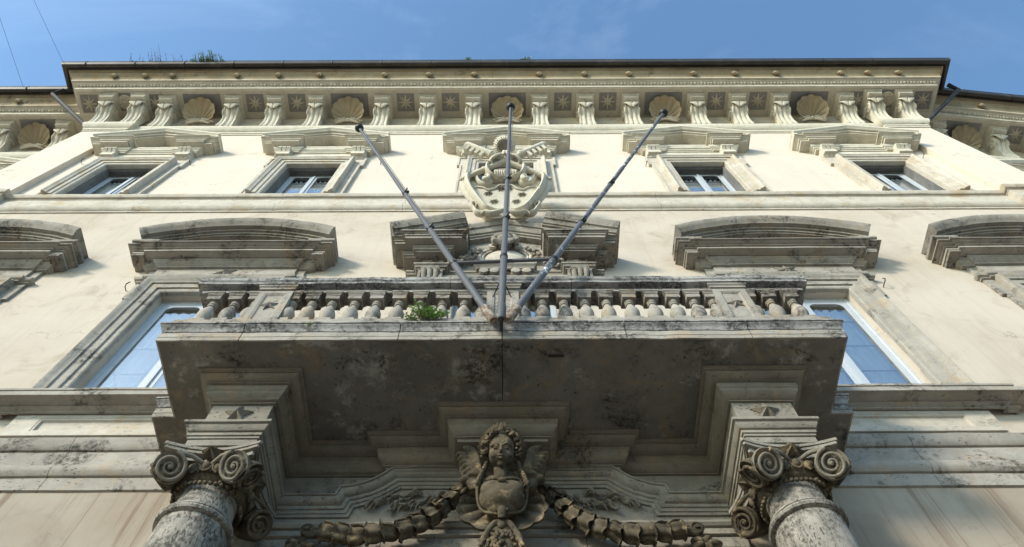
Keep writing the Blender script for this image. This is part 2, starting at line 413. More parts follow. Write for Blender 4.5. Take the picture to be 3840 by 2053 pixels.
# window openings
bigx = [-10.42, -5.35, 5.35, 10.42]; upx = [-10.42, -5.37, 0, 5.35, 10.42]
holes = []
for x in bigx: holes.append([(x - .9, 10.1), (x + .9, 10.1), (x + .9, 13.67), (x - .9, 13.67)])
holes.append([(-1.0, 9.35), (1.0, 9.35), (1.0, 13.67), (-1.0, 13.67)])
for x in upx: holes.append([(x - .76, 19.0), (x + .76, 19.0), (x + .76, 21.69), (x - .76, 21.69)])
bm = NEW(); plate(bm, [(-13.7, 8.5), (13.7, 8.5), (13.7, 18.08), (-13.7, 18.08)], [h_ for h_ in holes if h_[0][1] < 15], 0, -.4)
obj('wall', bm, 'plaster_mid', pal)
bm = NEW(); plate(bm, [(-13.7, 18.08), (13.7, 18.08), (13.7, 27.4), (-13.7, 27.4)], [h_ for h_ in holes if h_[0][1] > 15], 0, -.4)
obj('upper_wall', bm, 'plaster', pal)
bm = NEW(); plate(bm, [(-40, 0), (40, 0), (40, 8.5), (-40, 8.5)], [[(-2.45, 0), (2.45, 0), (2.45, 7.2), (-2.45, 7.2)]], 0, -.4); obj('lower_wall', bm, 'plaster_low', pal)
for s in (-1, 1):
    bm = NEW(); a, b_ = sorted((s * X1, s * X2)); box(bm, a, b_, -.16, -.002, 8.7, 26.0); obj('corner_strip', bm, 'plaster', pal)
    bm = NEW(); box(bm, *sorted((s * 13.45, s * 13.699)), .401, 1.6, 8.5, 27.4); obj('return_wall', bm, 'plaster', pal)
# wings
wl = NEW(); plate(wl, [(-40, 8.5), (-13.7, 8.5), (-13.7, 27.4), (-40, 27.4)], [[(-16.76, 19.0), (-15.24, 19.0), (-15.24, 21.69), (-16.76, 21.69)]], -.85, -1.2); obj('left_wing_wall', wl, 'plaster', pal)
RB = lambda u, v, w: Vector((13.7 + (u - 13.7) * cos(math.atan(RWS)) + (w + .85) * sin(math.atan(RWS)) * 1, .85 + (u - 13.7) * sin(math.atan(RWS)) - (w + .85) * cos(math.atan(RWS)), v))
wr = NEW(); plate(wr, [(13.7, 8.5), (40, 8.5), (40, 27.4), (13.7, 27.4)], [], -.85, -1.2, RB); obj('right_wing_wall', wr, 'plaster', pal)

outer = [(-40, .85), (-X2, .85), (-X2, 0), (X2, 0), (X2, .85), (40, rw_y(40))]
outer_s = [(-40, .85), (-X2, .85), (-X2, -.16), (-X1, -.16), (-X1, 0), (X1, 0), (X1, -.16), (X2, -.16), (X2, .85), (40, rw_y(40))]
def rng(a, b, st, off=0.): 
    r = []; x = a + off
    while x < b: r.append(x + random.uniform(-.3, .3)); x += st
    return r
# astragal below the brackets
chunks('astragal', [(-.03, 25.27), (.03, 25.27), (.03, 25.36), (.055, 25.375), (.055, 25.50), (.075, 25.515), (.12, 25.56), (.165, 25.66), (.185, 25.78), (.17, 25.88), (.14, 25.93), (.14, 25.98), (-.03, 25.98)], outer_s, 'cream_stone', pal, rng(-30, 30, 6.2), step=.4, jit=.003, q_=.02)
# frieze bed moulds + soffit + corona
chunks('bed_moulding', [(-.03, 26.70), (.02, 26.70), (.02, 26.80), (.035, 26.81), (.035, 26.93), (.055, 26.95), (.075, 27.08), (.085, 27.1), (.085, 27.34), (-.03, 27.34)], outer, 'paint', pal, [], step=.6, jit=.002, q_=.02)
bm = NEW(); sweep(bm, [(0, 27.325), (1.10, 27.325), (1.10, 27.45), (0, 27.45)], outer); obj('cornice_soffit', bm, 'paint', pal)
chunks('corona', [(1.04, 27.32), (1.125, 27.32), (1.125, 27.435), (1.105, 27.445), (1.12, 27.46), (1.15, 27.475), (1.15, 27.50), (.9, 27.50), (.9, 27.451), (1.04, 27.451)], outer, 'cream_stone', pal, rng(-30, 30, 7), step=.5, jit=.003, q_=.018)
chunks('cornice_fascia', [(.9, 27.501), (1.135, 27.501), (1.145, 27.56), (1.26, 27.60), (1.28, 27.64), (1.345, 27.66), (1.36, 27.72), (.9, 27.72)], outer, 'paint', pal, rng(-30, 30, 6.3), step=.5, jit=.003, q_=.02)
chunks('cornice_cavetto', [(.9, 27.721), (1.355, 27.721), (1.36, 27.76), (1.39, 27.85), (1.45, 27.96), (1.54, 28.05), (1.58, 28.06), (1.58, 28.12), (1.62, 28.14), (1.62, 28.2), (.9, 28.2)], outer, 'paint_dirty', pal, rng(-30, 30, 2.1), step=.5, jit=.004)
gp = [(1.66, 28.30)] + [(1.76 + .1 * cos(a), 28.24 + .115 * sin(a)) for a in [pi + i * pi / 8 for i in range(9)]] + [(1.87, 28.36), (1.885, 28.375), (1.87, 28.39), (1.845, 28.375), (1.845, 28.30), (1.70, 28.30), (1.68, 28.34)]
gj = []
x = -28.0
while x < 30: gj.append(x); x += 2.0
chunks('gutter', gp, outer, 'gutter', pal, gj[::2], gap=.004, step=1, jit=.004)
bm = NEW(); sweep(bm, [(1.58, 28.201), (1.655, 28.201), (1.655, 28.33), (1.58, 28.33)], outer); obj('gutter_board', bm, 'gutter', pal)
gb = NEW()
tube(gb, [(0, -1.76 + .118 * cos(a), 28.24 + .13 * sin(a)) for a in [pi * .97 + i * pi * 1.05 / 9 for i in range(10)]], .014, 5)
tube(gb, [(0, -1.885, 28.34), (0, -1.885, 28.385), (0, -1.6, 28.40)], .012, 5)
gbm = mesh('gutter_bracket', gb, 'gutter')
for i in range(17): put('gutter_bracket', gbm, pal, (-15.2 + 1.72 * i + .5, 0, 0))
for x in (-20.4, -18.7, -17.0): put('gutter_bracket', gbm, pal, (x, .85, 0))
for x in (16.2, 17.9): put('gutter_bracket', gbm, pal, (x, rw_y(x), 0), math.atan(RWS))
bm = NEW(); v = [bm.verts.new(q) for q in ((-15.2, -1.6, 28.36), (15.2, -1.6, 28.36), (13, 6, 30.6), (-13, 6, 30.6))]; bm.faces.new(v)
r = bmesh.ops.extrude_face_region(bm, geom=bm.faces[:]); bmesh.ops.translate(bm, vec=(0, 0, -.12), verts=[q for q in r['geom'] if isinstance(q, bmesh.types.BMVert)])
obj('roof', bm, 'roof', pal)
# beads
def beads(x0, x1, yf, o):
    bm = NEW(); n = int((x1 - x0) / .115)
    for i in range(n):
        x = x0 + (i + .5) * (x1 - x0) / n; r = (.047, .045, .046) if i % 3 else (.02, .04, .04)
        c = Vector((x, yf(x) - 1.185, 27.545)); m = Matrix.Translation(c) @ Matrix.Diagonal((r[0], r[1], r[2], 1))
        bmesh.ops.create_icosphere(bm, subdivisions=1, radius=1, matrix=m)
    return obj('bead_moulding', bm, 'cream_stone', pal, kind='stuff')
beads(-14.85, 14.85, lambda x: 0, 0); beads(-21, -14.9, lambda x: .85, 0); beads(14.9, 19, rw_y, 0)

# ---- cornice bracket (local: x centre 0, wall y=0, absolute z)
def bracket_body():
    bm = NEW()
    prof = [(.13, 25.96), (.17, 26.0), (.185, 26.1), (.2, 26.25), (.23, 26.42), (.28, 26.58), (.37, 26.72), (.48, 26.82), (.555, 26.90), (.585, 26.98), (.57, 27.04), (.54, 27.075)]
    nx = 24; rows = []
    for k, (yo, z) in enumerate(prof):
        t = k / (len(prof) - 1); hw = .265 - .03 * sm(0, .35, t) + .0 * t
        row = []
        for j in range(nx + 1):
            u = -1 + 2 * j / nx
            fold = .035 * (abs(sin(u * pi * 1.5)) ** .6) - .03 * (abs(u) < .2) * (1 - t)
            row.append(bm.verts.new((u * hw * (1 + .05 * (1 - t) ** 3), -(yo + fold * (1 if t < .9 else .4) - .03), z)))
        rows.append(row)
    for i in range(len(rows) - 1):
        for j in range(nx): bm.faces.new((rows[i][j], rows[i][j + 1], rows[i + 1][j + 1], rows[i + 1][j]))
    # sides and top to the wall
    for jj in (0, nx):
        back = [bm.verts.new((rows[i][jj].co.x, .01, rows[i][jj].co.z)) for i in range(len(rows))]
        for i in range(len(rows) - 1): bm.faces.new((rows[i][jj], rows[i + 1][jj], back[i + 1], back[i]))
    t = [bm.verts.new((x, .01, 27.075)) for x in (rows[-1][0].co.x, rows[-1][-1].co.x)]
    bm.faces.new(rows[-1] + [t[1], t[0]]); t = [bm.verts.new((x, .01, 25.96)) for x in (rows[0][0].co.x, rows[0][-1].co.x)]; bm.faces.new(rows[0][::-1] + [t[0], t[1]])
    for s in (-1, 1):  # volutes on the sides
        sp = spiral(.185, 2.1, 34, .1, pi * .9, -1)
        tube(bm, [(s * .25, -.34 - a, 26.86 + b) for a, b in sp], [.03 - .012 * i / 34 for i in range(35)], 6)
        lathe(bm, [(.17, -.02), (.175, .0), (.16, .012)], (s * .247, -.345, 26.865), 20, Matrix.Rotation(s * pi / 2, 3, 'Y'))
        ell(bm, (s * .26, -.34, 26.86), (.035, .035, .035), sub=1)
        sp = spiral(.07, 1.4, 18, .15, pi, 1)
        tube(bm, [(s * .27, -.12 - a, 26.08 + b) for a, b in sp], .018, 5)
    # square backing tablet behind the scroll
    box(bm, -.305, .305, -.34, .01, 26.93, 27.07)
    return mesh('cornice_bracket', bm, 'cream_stone', 38)
def bracket_leaf():
    bm = NEW()
    for s in (-1, 1):
        for k in range(4):
            a = .35 + .32 * k
            tube(bm, [(s * .03, -.56, 26.82), (s * (.05 + .05 * k), -.63 - .01 * k, 26.93), (s * (.07 + .055 * k), -.66 + .01 * k, 27.03), (s * (.09 + .055 * k), -.62 + .02 * k, 27.06)], [.02, .036, .034, .018], 6)
    tube(bm, [(0, -.56, 26.86), (0, -.62, 26.98), (0, -.66, 27.06), (0, -.70, 27.09)], [.035, .035, .03, .04], 7)
    ell(bm, (0, -.70, 27.08), (.055, .035, .03), sub=1)
    return mesh('leaf', bm, 'cream_stone', 60)
def bracket_block():
    bm = NEW(); box(bm, -.235, .235, -.82, .0, 27.076, 27.322)
    sweep(bm, [(-.02, 27.15), (.012, 27.15), (.012, 27.20), (.03, 27.205), (.03, 27.235), (.045, 27.24), (.075, 27.29), (.08, 27.321), (-.02, 27.321)], [(-.235, 0), (-.235, -.82), (.235, -.82), (.235, 0)])
    for i in range(12):   # tiny carved leaves of the cap
        box(bm, -.28 + i * .048, -.28 + i * .048 + .03, -.905, -.87, 27.255, 27.315)
    return mesh('abacus', bm, 'cream_stone')
BB, BL, BK = bracket_body(), bracket_leaf(), bracket_block()
def bracket(x, y, rz=0):
    b = put('cornice_bracket', BB, pal, (x, y, 0), rz); put('leaf', BL, b); put('abacus', BK, b)
for x in (1.14, 2.71, 4.27, 6.53, 7.95, 9.40, 11.66):
    for s in (-1, 1): bracket(s * x, 0)
for x in (12.6, 13.66):
    for s in (-1, 1): bracket(s * x, -.1)
for x in (-17.45, -15.42, -19.0, -20.5): bracket(x, .85)
for x in (15.0, 17.15, 18.6): bracket(x, rw_y(x), math.atan(RWS))
# side-facing brackets at the corners
for s in (-1, 1): bracket(s * 13.7, .45, s * pi / 2)
# stars on the soffit
def sq(bm, x, y, hw, hd, z=27.318): box(bm, x - hw, x + hw, y - hd, y + hd, z - .006, z + .004)
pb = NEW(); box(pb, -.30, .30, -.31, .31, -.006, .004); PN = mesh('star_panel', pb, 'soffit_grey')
sb = NEW(); star(sb, 8, .285, .10, .075, DOWN(0, 0, -.007)); ST = mesh('star', sb, 'paint')
sb = NEW()
lathe(sb, [(.25, .004), (.25, .03), (.21, .045), (.2, .03)], (0, 0, -.03), 20, Matrix.Rotation(pi, 3, 'X'))
for i in range(8): ell(sb, (.14 * cos(i * pi / 4), .14 * sin(i * pi / 4), -.075), (.05, .05, .035), sub=1)
ell(sb, (0, 0, -.09), (.06, .06, .04), sub=1); RS = mesh('rosette', sb, 'paint')
def starpanel(x, y, rz=0, m=None):
    p_ = put('star_panel', PN, pal, (x, y, 27.32), rz)
    put('star' if m is None else 'rosette', m or ST, p_)
for x in (1.94, 3.49, 7.24, 8.68, 12.12, 14.38):
    for s in (-1, 1): starpanel(s * x, -.62)
for s in (-1, 1): starpanel(s * 13.13, -.68, 0, RS)
starpanel(17.95, rw_y(17.95) - .66, math.atan(RWS)); starpanel(-18.25, .85 - .62)
# shells
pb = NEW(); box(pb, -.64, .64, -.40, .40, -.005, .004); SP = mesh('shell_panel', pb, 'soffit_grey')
sb = NEW(); shellmesh(sb, frame_m((0, -.12, 26.80), (1, 0, 0), (0, -.74, .62)), .54, .80, 11, .16, .05, .035, 112)
SHM = mesh('shell', sb, 'paint_dirty', 50)
sb = NEW()
for s in (-1, 1):
    tube(sb, [(0, -.14, 26.74), (s * .12, -.18, 26.78), (s * .26, -.17, 26.72), (s * .38, -.15, 26.70), (s * .50, -.12, 26.74)], [.03, .06, .055, .05, .015], 7, .6)
    tube(sb, [(0, -.14, 26.72), (s * .14, -.16, 26.66), (s * .30, -.13, 26.60), (s * .42, -.10, 26.58)], [.03, .045, .04, .01], 7, .6)
ell(sb, (0, -.18, 26.74), (.06, .05, .06), sub=1); SRB = mesh('ribbon', sb, 'cream_stone', 60)
def shell(x, y, rz=0):
    p_ = put('shell_panel', SP, pal, (x, y, 0), rz); p_.location.z = 27.319; 
    p_.location += Matrix.Rotation(rz, 3, 'Z') @ Vector((0, -.54, 0))
    q = put('shell', SHM, pal, (x, y, 0), rz); put('ribbon', SRB, q)
for x in (-10.5, -5.42, .02, 5.41, 10.45): shell(x, 0)
shell(-16.35, .85); shell(15.95, rw_y(15.95), math.atan(RWS))
# lion masks of the gutter moulding
lb = NEW(); ell(lb, (0, 0, 0), (.10, .08, .11)); ell(lb, (0, -.045, -.03), (.035, .03, .03), sub=1)
for i in range(9): ell(lb, (.095 * sin(i * .7), .0, .105 * cos(i * .7)), (.035, .04, .035), sub=1)
for s in (-1, 1): ell(lb, (s * .055, -.02, .06), (.025, .02, .03), sub=1); ell(lb, (s * .07, -.01, -.03), (.03, .03, .05), sub=1); tube(lb, [(s * .05, -.03, -.06), (s * .08, -.02, -.11)], [.025, .012], 5)
LN = mesh('lion_mask', lb, 'paint_dirty', 40)
for x in (1.13, 2.70, 4.25, 6.50, 7.93, 9.37, 11.62, 12.56, 13.63):
    for s in (-1, 1): put('lion_mask', LN, pal, (s * x, -1.47, 27.88))
put('lion_mask', LN, pal, (-17.2, -.62, 27.88)); put('lion_mask', LN, pal, (16.85, rw_y(16.85) - 1.47, 27.88))

# string course between the storeys
chunks('string_course', [(-.03, 18.02), (.03, 18.02), (.03, 18.08), (.06, 18.10), (.10, 18.16), (.115, 18.25), (.115, 18.30), (.06, 18.315), (.06, 18.40)
    , (.035, 18.41), (.035, 18.85), (.05, 18.86), (.05, 18.90), (.09, 18.92), (.125, 18.98), (.125, 19.06), (.09, 19.09), (.09, 19.13), (-.03, 19.15)], outer_s, 'trav_light', pal, rng(-18, 20, 3.1), jit=.007, q_=.022)
# lower bands
chunks('plinth_band', [(-.03, 8.46), (.0, 8.46), (.03, 8.47), (.03, 8.69), (.05, 8.70), (.085, 8.74), (.095, 8.80), (.08, 8.86), (.06, 8.87), (.06, 8.895), (.03, 8.90),
    (.03, 9.18), (.05, 9.19), (.075, 9.22), (.085, 9.29), (.10, 9.35), (.10, 9.37), (.06, 9.385), (.06, 9.43), (.03, 9.45), (.03, 9.46), (-.03, 9.47)],
    [(-40, .0), (-3.36, 0)], 'trav', pal, rng(-20, -3, 2.4), jit=.006)
chunks('plinth_band', [(-.03, 8.46), (.0, 8.46), (.03, 8.47), (.03, 8.69), (.05, 8.70), (.085, 8.74), (.095, 8.80), (.08, 8.86), (.06, 8.87), (.06, 8.895), (.03, 8.90),
    (.03, 9.18), (.05, 9.19), (.075, 9.22), (.085, 9.29), (.10, 9.35), (.10, 9.37), (.06, 9.385), (.06, 9.43), (.03, 9.45), (.03, 9.46), (-.03, 9.47)],
    [(3.36, 0), (40, 0)], 'trav', pal, rng(3, 20, 2.4), jit=.006)

# ------------------------------------------------------------------ windows
def opening(hw, z0, z1): return [(hw, z0), (hw, z1), (-hw, z1), (-hw, z0)]
def round_rect(x0, x1, z0, z1, r, n=5):
    pts = [(x0, z0), (x1, z0)]
    for c, a0 in (((x1 - r, z1 - r), 0), ((x0 + r, z1 - r), pi / 2)):
        pts += [(c[0] + r * cos(a0 + i * pi / 2 / n), c[1] + r * sin(a0 + i * pi / 2 / n)) for i in range(n + 1)]
    return pts
def sash_set(hw, z0, z1, y, munt, r, st=.10, top=.07, blind=None):
    """returns meshes: fixed frame, one leaf pair, panes, muntins, curtain"""
    out = {}
    bm = NEW(); sweep(bm, [(-.065, 0), (-.065, .05), (-.045, .065), (.0, .065), (.04, .065), (.04, 0)], [(hw, z0), (hw, z1), (-hw, z1), (-hw, z0)], lambda u, v, w: Vector((u, y - w, v)))
    box(bm, -hw, hw, y - .05, y, z0, z0 + .05); out['window_frame'] = mesh('window_frame', bm, 'sash')
    ls = []
    for s in (-1, 1):
        x0, x1 = (s * .012, s * (hw - .068)); x0, x1 = min(x0, x1), max(x0, x1)
        bm = NEW(); B = lambda u, v, w: Vector((u, y - w, v))
        plate(bm, [(x0, z0 + .05), (x1, z0 + .05), (x1, z1 - .068), (x0, z1 - .068)], [round_rect(x0 + st, x1 - st, z0 + .16, z1 - .068 - top, r)], .0, .055, B)
        for m in munt: box(bm, x0 + st - .01, x1 - st + .01, y - .045, y - .025, m - .008, m + .008)
        ls.append(mesh('casement', bm, 'sash'))
    out['casement'] = ls
    bm = NEW(); box(bm, -.035, .035, y - .085, y - .056, z0 + .05, z1 - .09); out['meeting_stile'] = mesh('meeting_stile', bm, 'sash')
    ps = []
    for s in (-1, 1):
        x0, x1 = sorted((s * .07, s * (hw - .12)))
        zs = [z0 + .12] + sorted(munt) + [z1 - .11]
        for a, b in zip(zs[:-1], zs[1:]):
            bm = NEW(); box(bm, x0, x1, y - .048, y - .043, a + .001, b - .001, 1); bm.normal_update()
            for f in bm.faces:
                if abs(f.calc_center_median().y - (y - .048)) < .0005: f.material_index = 0
            mp_ = mesh('pane', bm, 'glass'); mp_.materials.append(MT['clear']); ps.append(mp_)
    out['pane'] = ps
    bm = NEW(); n = 60
    a = []; zt = z1 - .28
    for i in range(n + 1):
        x = -hw + 2 * hw * i / n; yy = y + .045 + .03 * sin(i * 1.1) + .012 * sin(i * 2.7 + 1)
        a.append([bm.verts.new((x, yy, z0)), bm.verts.new((x, yy, zt)), bm.verts.new((x, yy + .01, zt)), bm.verts.new((x, yy + .01, z0))])
    for i in range(n):
        for k in range(4): bm.faces.new((a[i][k], a[i + 1][k], a[i + 1][(k + 1) % 4], a[i][(k + 1) % 4]))
    out['curtain'] = mesh('curtain', bm, 'curtain', 80)
    bm = NEW(); box(bm, -hw - .25, hw + .25, y + 1.6, y + 1.65, z0 - .3, z1 + .3); box(bm, -hw - .25, hw + .25, y + .1, y + 1.6, z1 + .3, z1 + .35)
    box(bm, -hw - .3, -hw - .25, y + .1, y + 1.6, z0 - .3, z1 + .3); box(bm, hw + .25, hw + .3, y + .1, y + 1.6, z0 - .3, z1 + .3); out['room'] = mesh('room', bm, 'room')
    return out
def add_sash(d, win, curtain=True):
    for k, v in d.items():
        if k == 'curtain' and not curtain: continue
        for m in (v if isinstance(v, list) else [v]): put(k, m, win)

# --- upper windows
up_prof = [(-.001, -.02), (-.001, .10), (.025, .12), (.09, .12), (.095, .15), (.115, .155), (.20, .155), (.205, .19), (.225, .195), (.25, .21), (.285, .235), (.31, .235), (.33, .20), (.33, -.02)]
bm = NEW(); sweep(bm, up_prof, opening(.76, 19.10, 21.69), WALL, step=.35)
UF = mesh('window', bm, 'trav_light', jit=.007)
bm = NEW(); ob = [(1.30, 19.10), (1.30, 21.55), (1.38, 21.55), (1.38, 22.30), (-1.38, 22.30), (-1.38, 21.55), (-1.30, 21.55), (-1.30, 19.10)]
plate(bm, ob + [(-1.05, 19.10), (-1.05, 21.95), (1.05, 21.95), (1.05, 19.10)], [], .003, .06)
sweep(bm, [(-.06, .055), (-.06, .085), (-.02, .095), (.0, .09), (.0, .055)], ob, WALL)
UB = mesh('backing_strip', bm, 'trav_light', jit=.005)
bm = NEW(); plate(bm, [(1.30, 22.301), (1.30, 22.96), (-1.30, 22.96), (-1.30, 22.301)], [], .003, .10)
for s in (-1, 1):   # little pilaster behind the console
    box(bm, s * 1.08 - .22, s * 1.08 + .22, -.15, -.101, 22.32, 22.70)
sweep(bm, [(0, 22.68), (.03, 22.68), (.03, 22.74), (.06, 22.76), (.06, 22.82), (.09, 22.84), (.12, 22.93), (.12, 22.955), (0, 22.955)], [(-1.36, -.0), (-1.36, -.14), (-.72, -.14), (-.72, -.101), (.72, -.101), (.72, -.14), (1.36, -.14), (1.36, .0)])
box(bm, -1.355, -.725, -.138, 0, 22.685, 22.95); box(bm, .725, 1.355, -.138, 0, 22.685, 22.95); UZ = mesh('frieze', bm, 'cream_stone')
bm = NEW()
for k in (-1, 0, 1):
    pts = [(.10, 22.28), (.17, 22.36), (.20, 22.50), (.26, 22.60), (.33, 22.66), (.33, 22.72), (.28, 22.76), (.12, 22.76)]
    sweep(bm, [(-.05, -.0), (-.05, .0)], [(0, 0), (0, 1)]) if False else None
    A = [bm.verts.new((k * .125 - .052, -y, z)) for y, z in pts]; Bv = [bm.verts.new((k * .125 + .052, -y, z)) for y, z in pts]
    bm.faces.new(A); bm.faces.new(Bv[::-1])
    for i in range(len(pts)): bm.faces.new((A[i], Bv[i], Bv[(i + 1) % len(pts)], A[(i + 1) % len(pts)]))
box(bm, -.19, .19, -.22, -.10, 22.34, 22.75)
UC = mesh('console', bm, 'cream_stone', 40)
def up_pediment():
    bm = NEW(); z0 = 22.957
    # horizontal cornice with end breaks
    pp = [(-.0, z0), (.10, z0), (.10, z0 + .015), (.25, z0 + .02), (.25, z0 + .10), (.28, z0 + .11), (.28, z0 + .16), (.31, z0 + .18), (.35, z0 + .22), (.38, z0 + .235), (.38, z0 + .27), (0, z0 + .27)]
    pa = [(-1.50, 0), (-1.50, -.10), (-1.27, -.10), (-1.27, -.17), (-.97, -.17), (-.97, -.03)]
    sweep(bm, quirk(pp, .02, .03), pa); sweep(bm, quirk(pp, .02, .03), [(-x, y) for x, y in pa[::-1]])
    for s_ in (-1, 1): box(bm, *sorted((s_ * 1.27, s_ * .97)), -.17, 0, z0, z0 + .27); box(bm, *sorted((s_ * 1.5, s_ * 1.27)), -.10, 0, z0, z0 + .27)
    # receding centre
    sweep(bm, [(0, z0), (.05, z0), (.05, z0 + .08), (.08, z0 + .09), (.08, z0 + .3), (.12, z0 + .33), (.12, z0 + .42), (0, z0 + .42)], [(-.62, -.02), (.62, -.02)])
    plate(bm, [(-1.3, z0 + .2), (1.3, z0 + .2), (0, z0 + .95)], [], .003, .05)
    # raking cornice
    zz = z0 + .27
    rk = [(0, .0), (0, .36), (.045, .36), (.045, .33), (.06, .33), (.06, .41), (.11, .42), (.11, .39), (.125, .39), (.125, .48), (.15, .49), (.20, .55), (.25, .56), (.28, .56), (.28, 0)]
    sweep(bm, rk, [(1.80, zz - .07), (0, zz + .60), (-1.80, zz - .07)], WALL)
    for s_ in (-1, 1): box(bm, *sorted((s_ * 1.78, s_ * 1.89)), -.50, 0, zz - .02, zz + .12)
    return mesh('pediment', bm, 'cream_stone', jit=.004)
UP = up_pediment()
bm = NEW(); box(bm, -.74, .74, .02, .30, 21.64, 21.685); box(bm, -.74, .74, .05, .09, 21.61, 21.64); box(bm, -.74, .74, .14, .16, 21.62, 21.64); box(bm, -.74, .74, .20, .24, 21.60, 21.64)
box(bm, -.755, -.70, .02, .30, 19.1, 21.68); box(bm, .70, .755, .02, .30, 19.1, 21.68)
UL = mesh('shutter_box', bm, 'wood', jit=.004)
US = sash_set(.70, 19.05, 21.66, .30, [21.0, 20.23, 19.6], .10, st=.085)
bb = NEW(); box(bb, -.72, .72, .62, .64, 18.9, 20.5); UBL = mesh('blind', bb, 'curtain')
def upper_window(x, y=0., rz=0.):
    w = put('window', UF, pal, (x, y, 0), rz)
    for n_, m_ in (('backing_strip', UB), ('frieze', UZ), ('pediment', UP), ('shutter_box', UL), ('blind', UBL)): put(n_, m_, w)
    for s in (-1, 1): put('console', UC, w, (s * 1.08, 0, 0))
    add_sash(US, w)
for x in upx: upper_window(x)
upper_window(-16.0, .85); upper_window(16.3, rw_y(16.3), math.atan(RWS))

# --- big windows of the main floor
bg_prof = [(-.001, -.02), (-.001, .07), (.02, .085), (.10, .085), (.105, .115), (.135, .12), (.235, .12), (.24, .15), (.27, .155), (.30, .17), (.34, .20), (.37, .205), (.37, .165), (.395, .16), (.395, -.02)]
def big_frame(z0):
    bm = NEW(); sweep(bm, bg_prof, opening(.9, z0, 13.67), WALL, step=.35); return mesh('window', bm, 'trav', jit=.009)
BF = big_frame(10.10); BFC = big_frame(9.40)
bm = NEW(); ob = [(1.42, 10.1), (1.42, 13.45), (1.50, 13.45), (1.50, 14.05), (-1.50, 14.05), (-1.50, 13.45), (-1.42, 13.45), (-1.42, 10.1)]
plate(bm, ob + [(-1.2, 10.1), (-1.2, 13.85), (1.2, 13.85), (1.2, 10.1)], [], .003, .055); BS = mesh('backing_strip', bm, 'trav', jit=.006)
# lintel + frieze + cornice
bm = NEW()
lpc = [(-1.56, 0), (-1.56, -.07), (-1.33, -.07), (-1.33, -.12), (1.33, -.12), (1.33, -.07), (1.56, -.07), (1.56, 0)]
lp = [(-1.50, 0), (-1.50, -.055), (-1.34, -.055), (-1.34, -.10), (1.34, -.10), (1.34, -.055), (1.50, -.055), (1.50, 0)]
sweep(bm, [(-.03, 14.06), (.03, 14.06), (.03, 14.09), (.07, 14.11), (.09, 14.15), (.09, 14.18), (-.03, 14.18)], lp, step=.4)
plate(bm, [(1.50, 14.051), (1.50, 14.60), (-1.50, 14.60), (-1.50, 14.051)], [], .003, .055)
box(bm, -1.34, 1.34, -.10, -.054, 14.07, 14.60)
BZ = mesh('frieze', bm, 'trav', jit=.005)
bm = NEW(); star(bm, 7, .27, .09, .07, FRONT(0, -.10, 14.37), h0=0); BST = mesh('star', bm, 'trav_rail')
bm = NEW(); z0 = 14.601
cp = [(-.05, z0), (.03, z0), (.03, z0 + .03), (.06, z0 + .05), (.10, z0 + .08), (.10, z0 + .10), (.13, z0 + .12), (.14, z0 + .16), (.30, z0 + .17), (.30, z0 + .24), (.33, z0 + .25), (.33, z0 + .28), (.36, z0 + .295), (.40, z0 + .33), (.43, z0 + .335), (.43, z0 + .355), (-.05, z0 + .36)]
sweep(bm, quirk(cp, .02, .03), lpc, step=.4); BC = mesh('cornice', bm, 'trav', jit=.008)
def arc(hw, zs, za, n=14):
    hgt = za - zs; R = (hw * hw + hgt * hgt) / (2 * hgt); a = math.asin(hw / R)
    return [(R * sin(t), za - R + R * cos(t)) for t in [a - 2 * a * i / n for i in range(n + 1)]]
bm = NEW(); zs = z0 + .34
ap = [(0, .0), (0, .38), (.03, .39), (.03, .42), (.075, .43), (.075, .47), (.12, .48), (.125, .56), (.15, .57), (.19, .61), (.26, .645), (.30, .65), (.33, .65), (.33, 0)]
sweep(bm, ap, arc(1.80, zs + .18, zs + .68), WALL)
plate(bm, [(1.78, zs - .1)] + arc(1.78, zs + .16, zs + .71) + [(-1.78, zs - .1)], [], .003, .10)
for s in (-1, 1):
    pth = [(1.66, 0), (1.66, -.30), (1.80, -.30), (1.80, 0)]
    if s < 0: pth = [(-x, y) for x, y in pth[::-1]]
    sweep(bm, [(-.06, zs + .02), (.06, zs + .02), (.06, zs + .06), (.10, zs + .10), (.17, zs + .16), (.19, zs + .17), (.19, zs + .25), (-.06, zs + .25)], pth); box(bm, *sorted((s * 1.62, s * 1.84)), -.36, 0, zs - .24, zs + .019)
BA = mesh('arched_pediment', bm, 'trav_rail', jit=.009)
bm = NEW()
sp_ = [(0, 9.90), (.03, 9.90), (.03, 9.93), (.09, 9.96), (.09, 9.98), (.13, 10.0), (.24, 10.01), (.24, 9.985), (.26, 9.985), (.26, 10.07), (.235, 10.08), (.235, 10.11), (.20, 10.125), (.20, 10.15), (.225, 10.16), (.225, 10.20), (0, 10.22)]
sweep(bm, sp_, [(-1.62, 0), (-1.62, -.03), (-1.44, -.03), (-1.44, -.09), (1.44, -.09), (1.44, -.03), (1.62, -.03), (1.62, 0)], step=.4); BSL = mesh('sill', bm, 'trav', jit=.006)
bm = NEW(); plate(bm, [(1.22, 9.46), (1.22, 9.9), (-1.22, 9.9), (-1.22, 9.46)], [[(-.87, 9.55), (.87, 9.55), (.87, 9.83), (-.87, 9.83)]], .003, .075)
sweep(bm, [(.0, .01), (.0, .07), (-.03, .065), (-.05, .03), (-.07, .03), (-.07, .01)], [(-.87, 9.55), (.87, 9.55), (.87, 9.83), (-.87, 9.83)], WALL, closed=True)
plate(bm, [(.87, 9.55), (.87, 9.83), (-.87, 9.83), (-.87, 9.55)], [], .003, .035); BAP = mesh('apron_panel', bm, 'trav_light', jit=.003)
BSH = sash_set(.9, 10.1, 13.69, .20, [12.84, 12.03, 11.28, 10.55], .13, st=.10, top=.14)
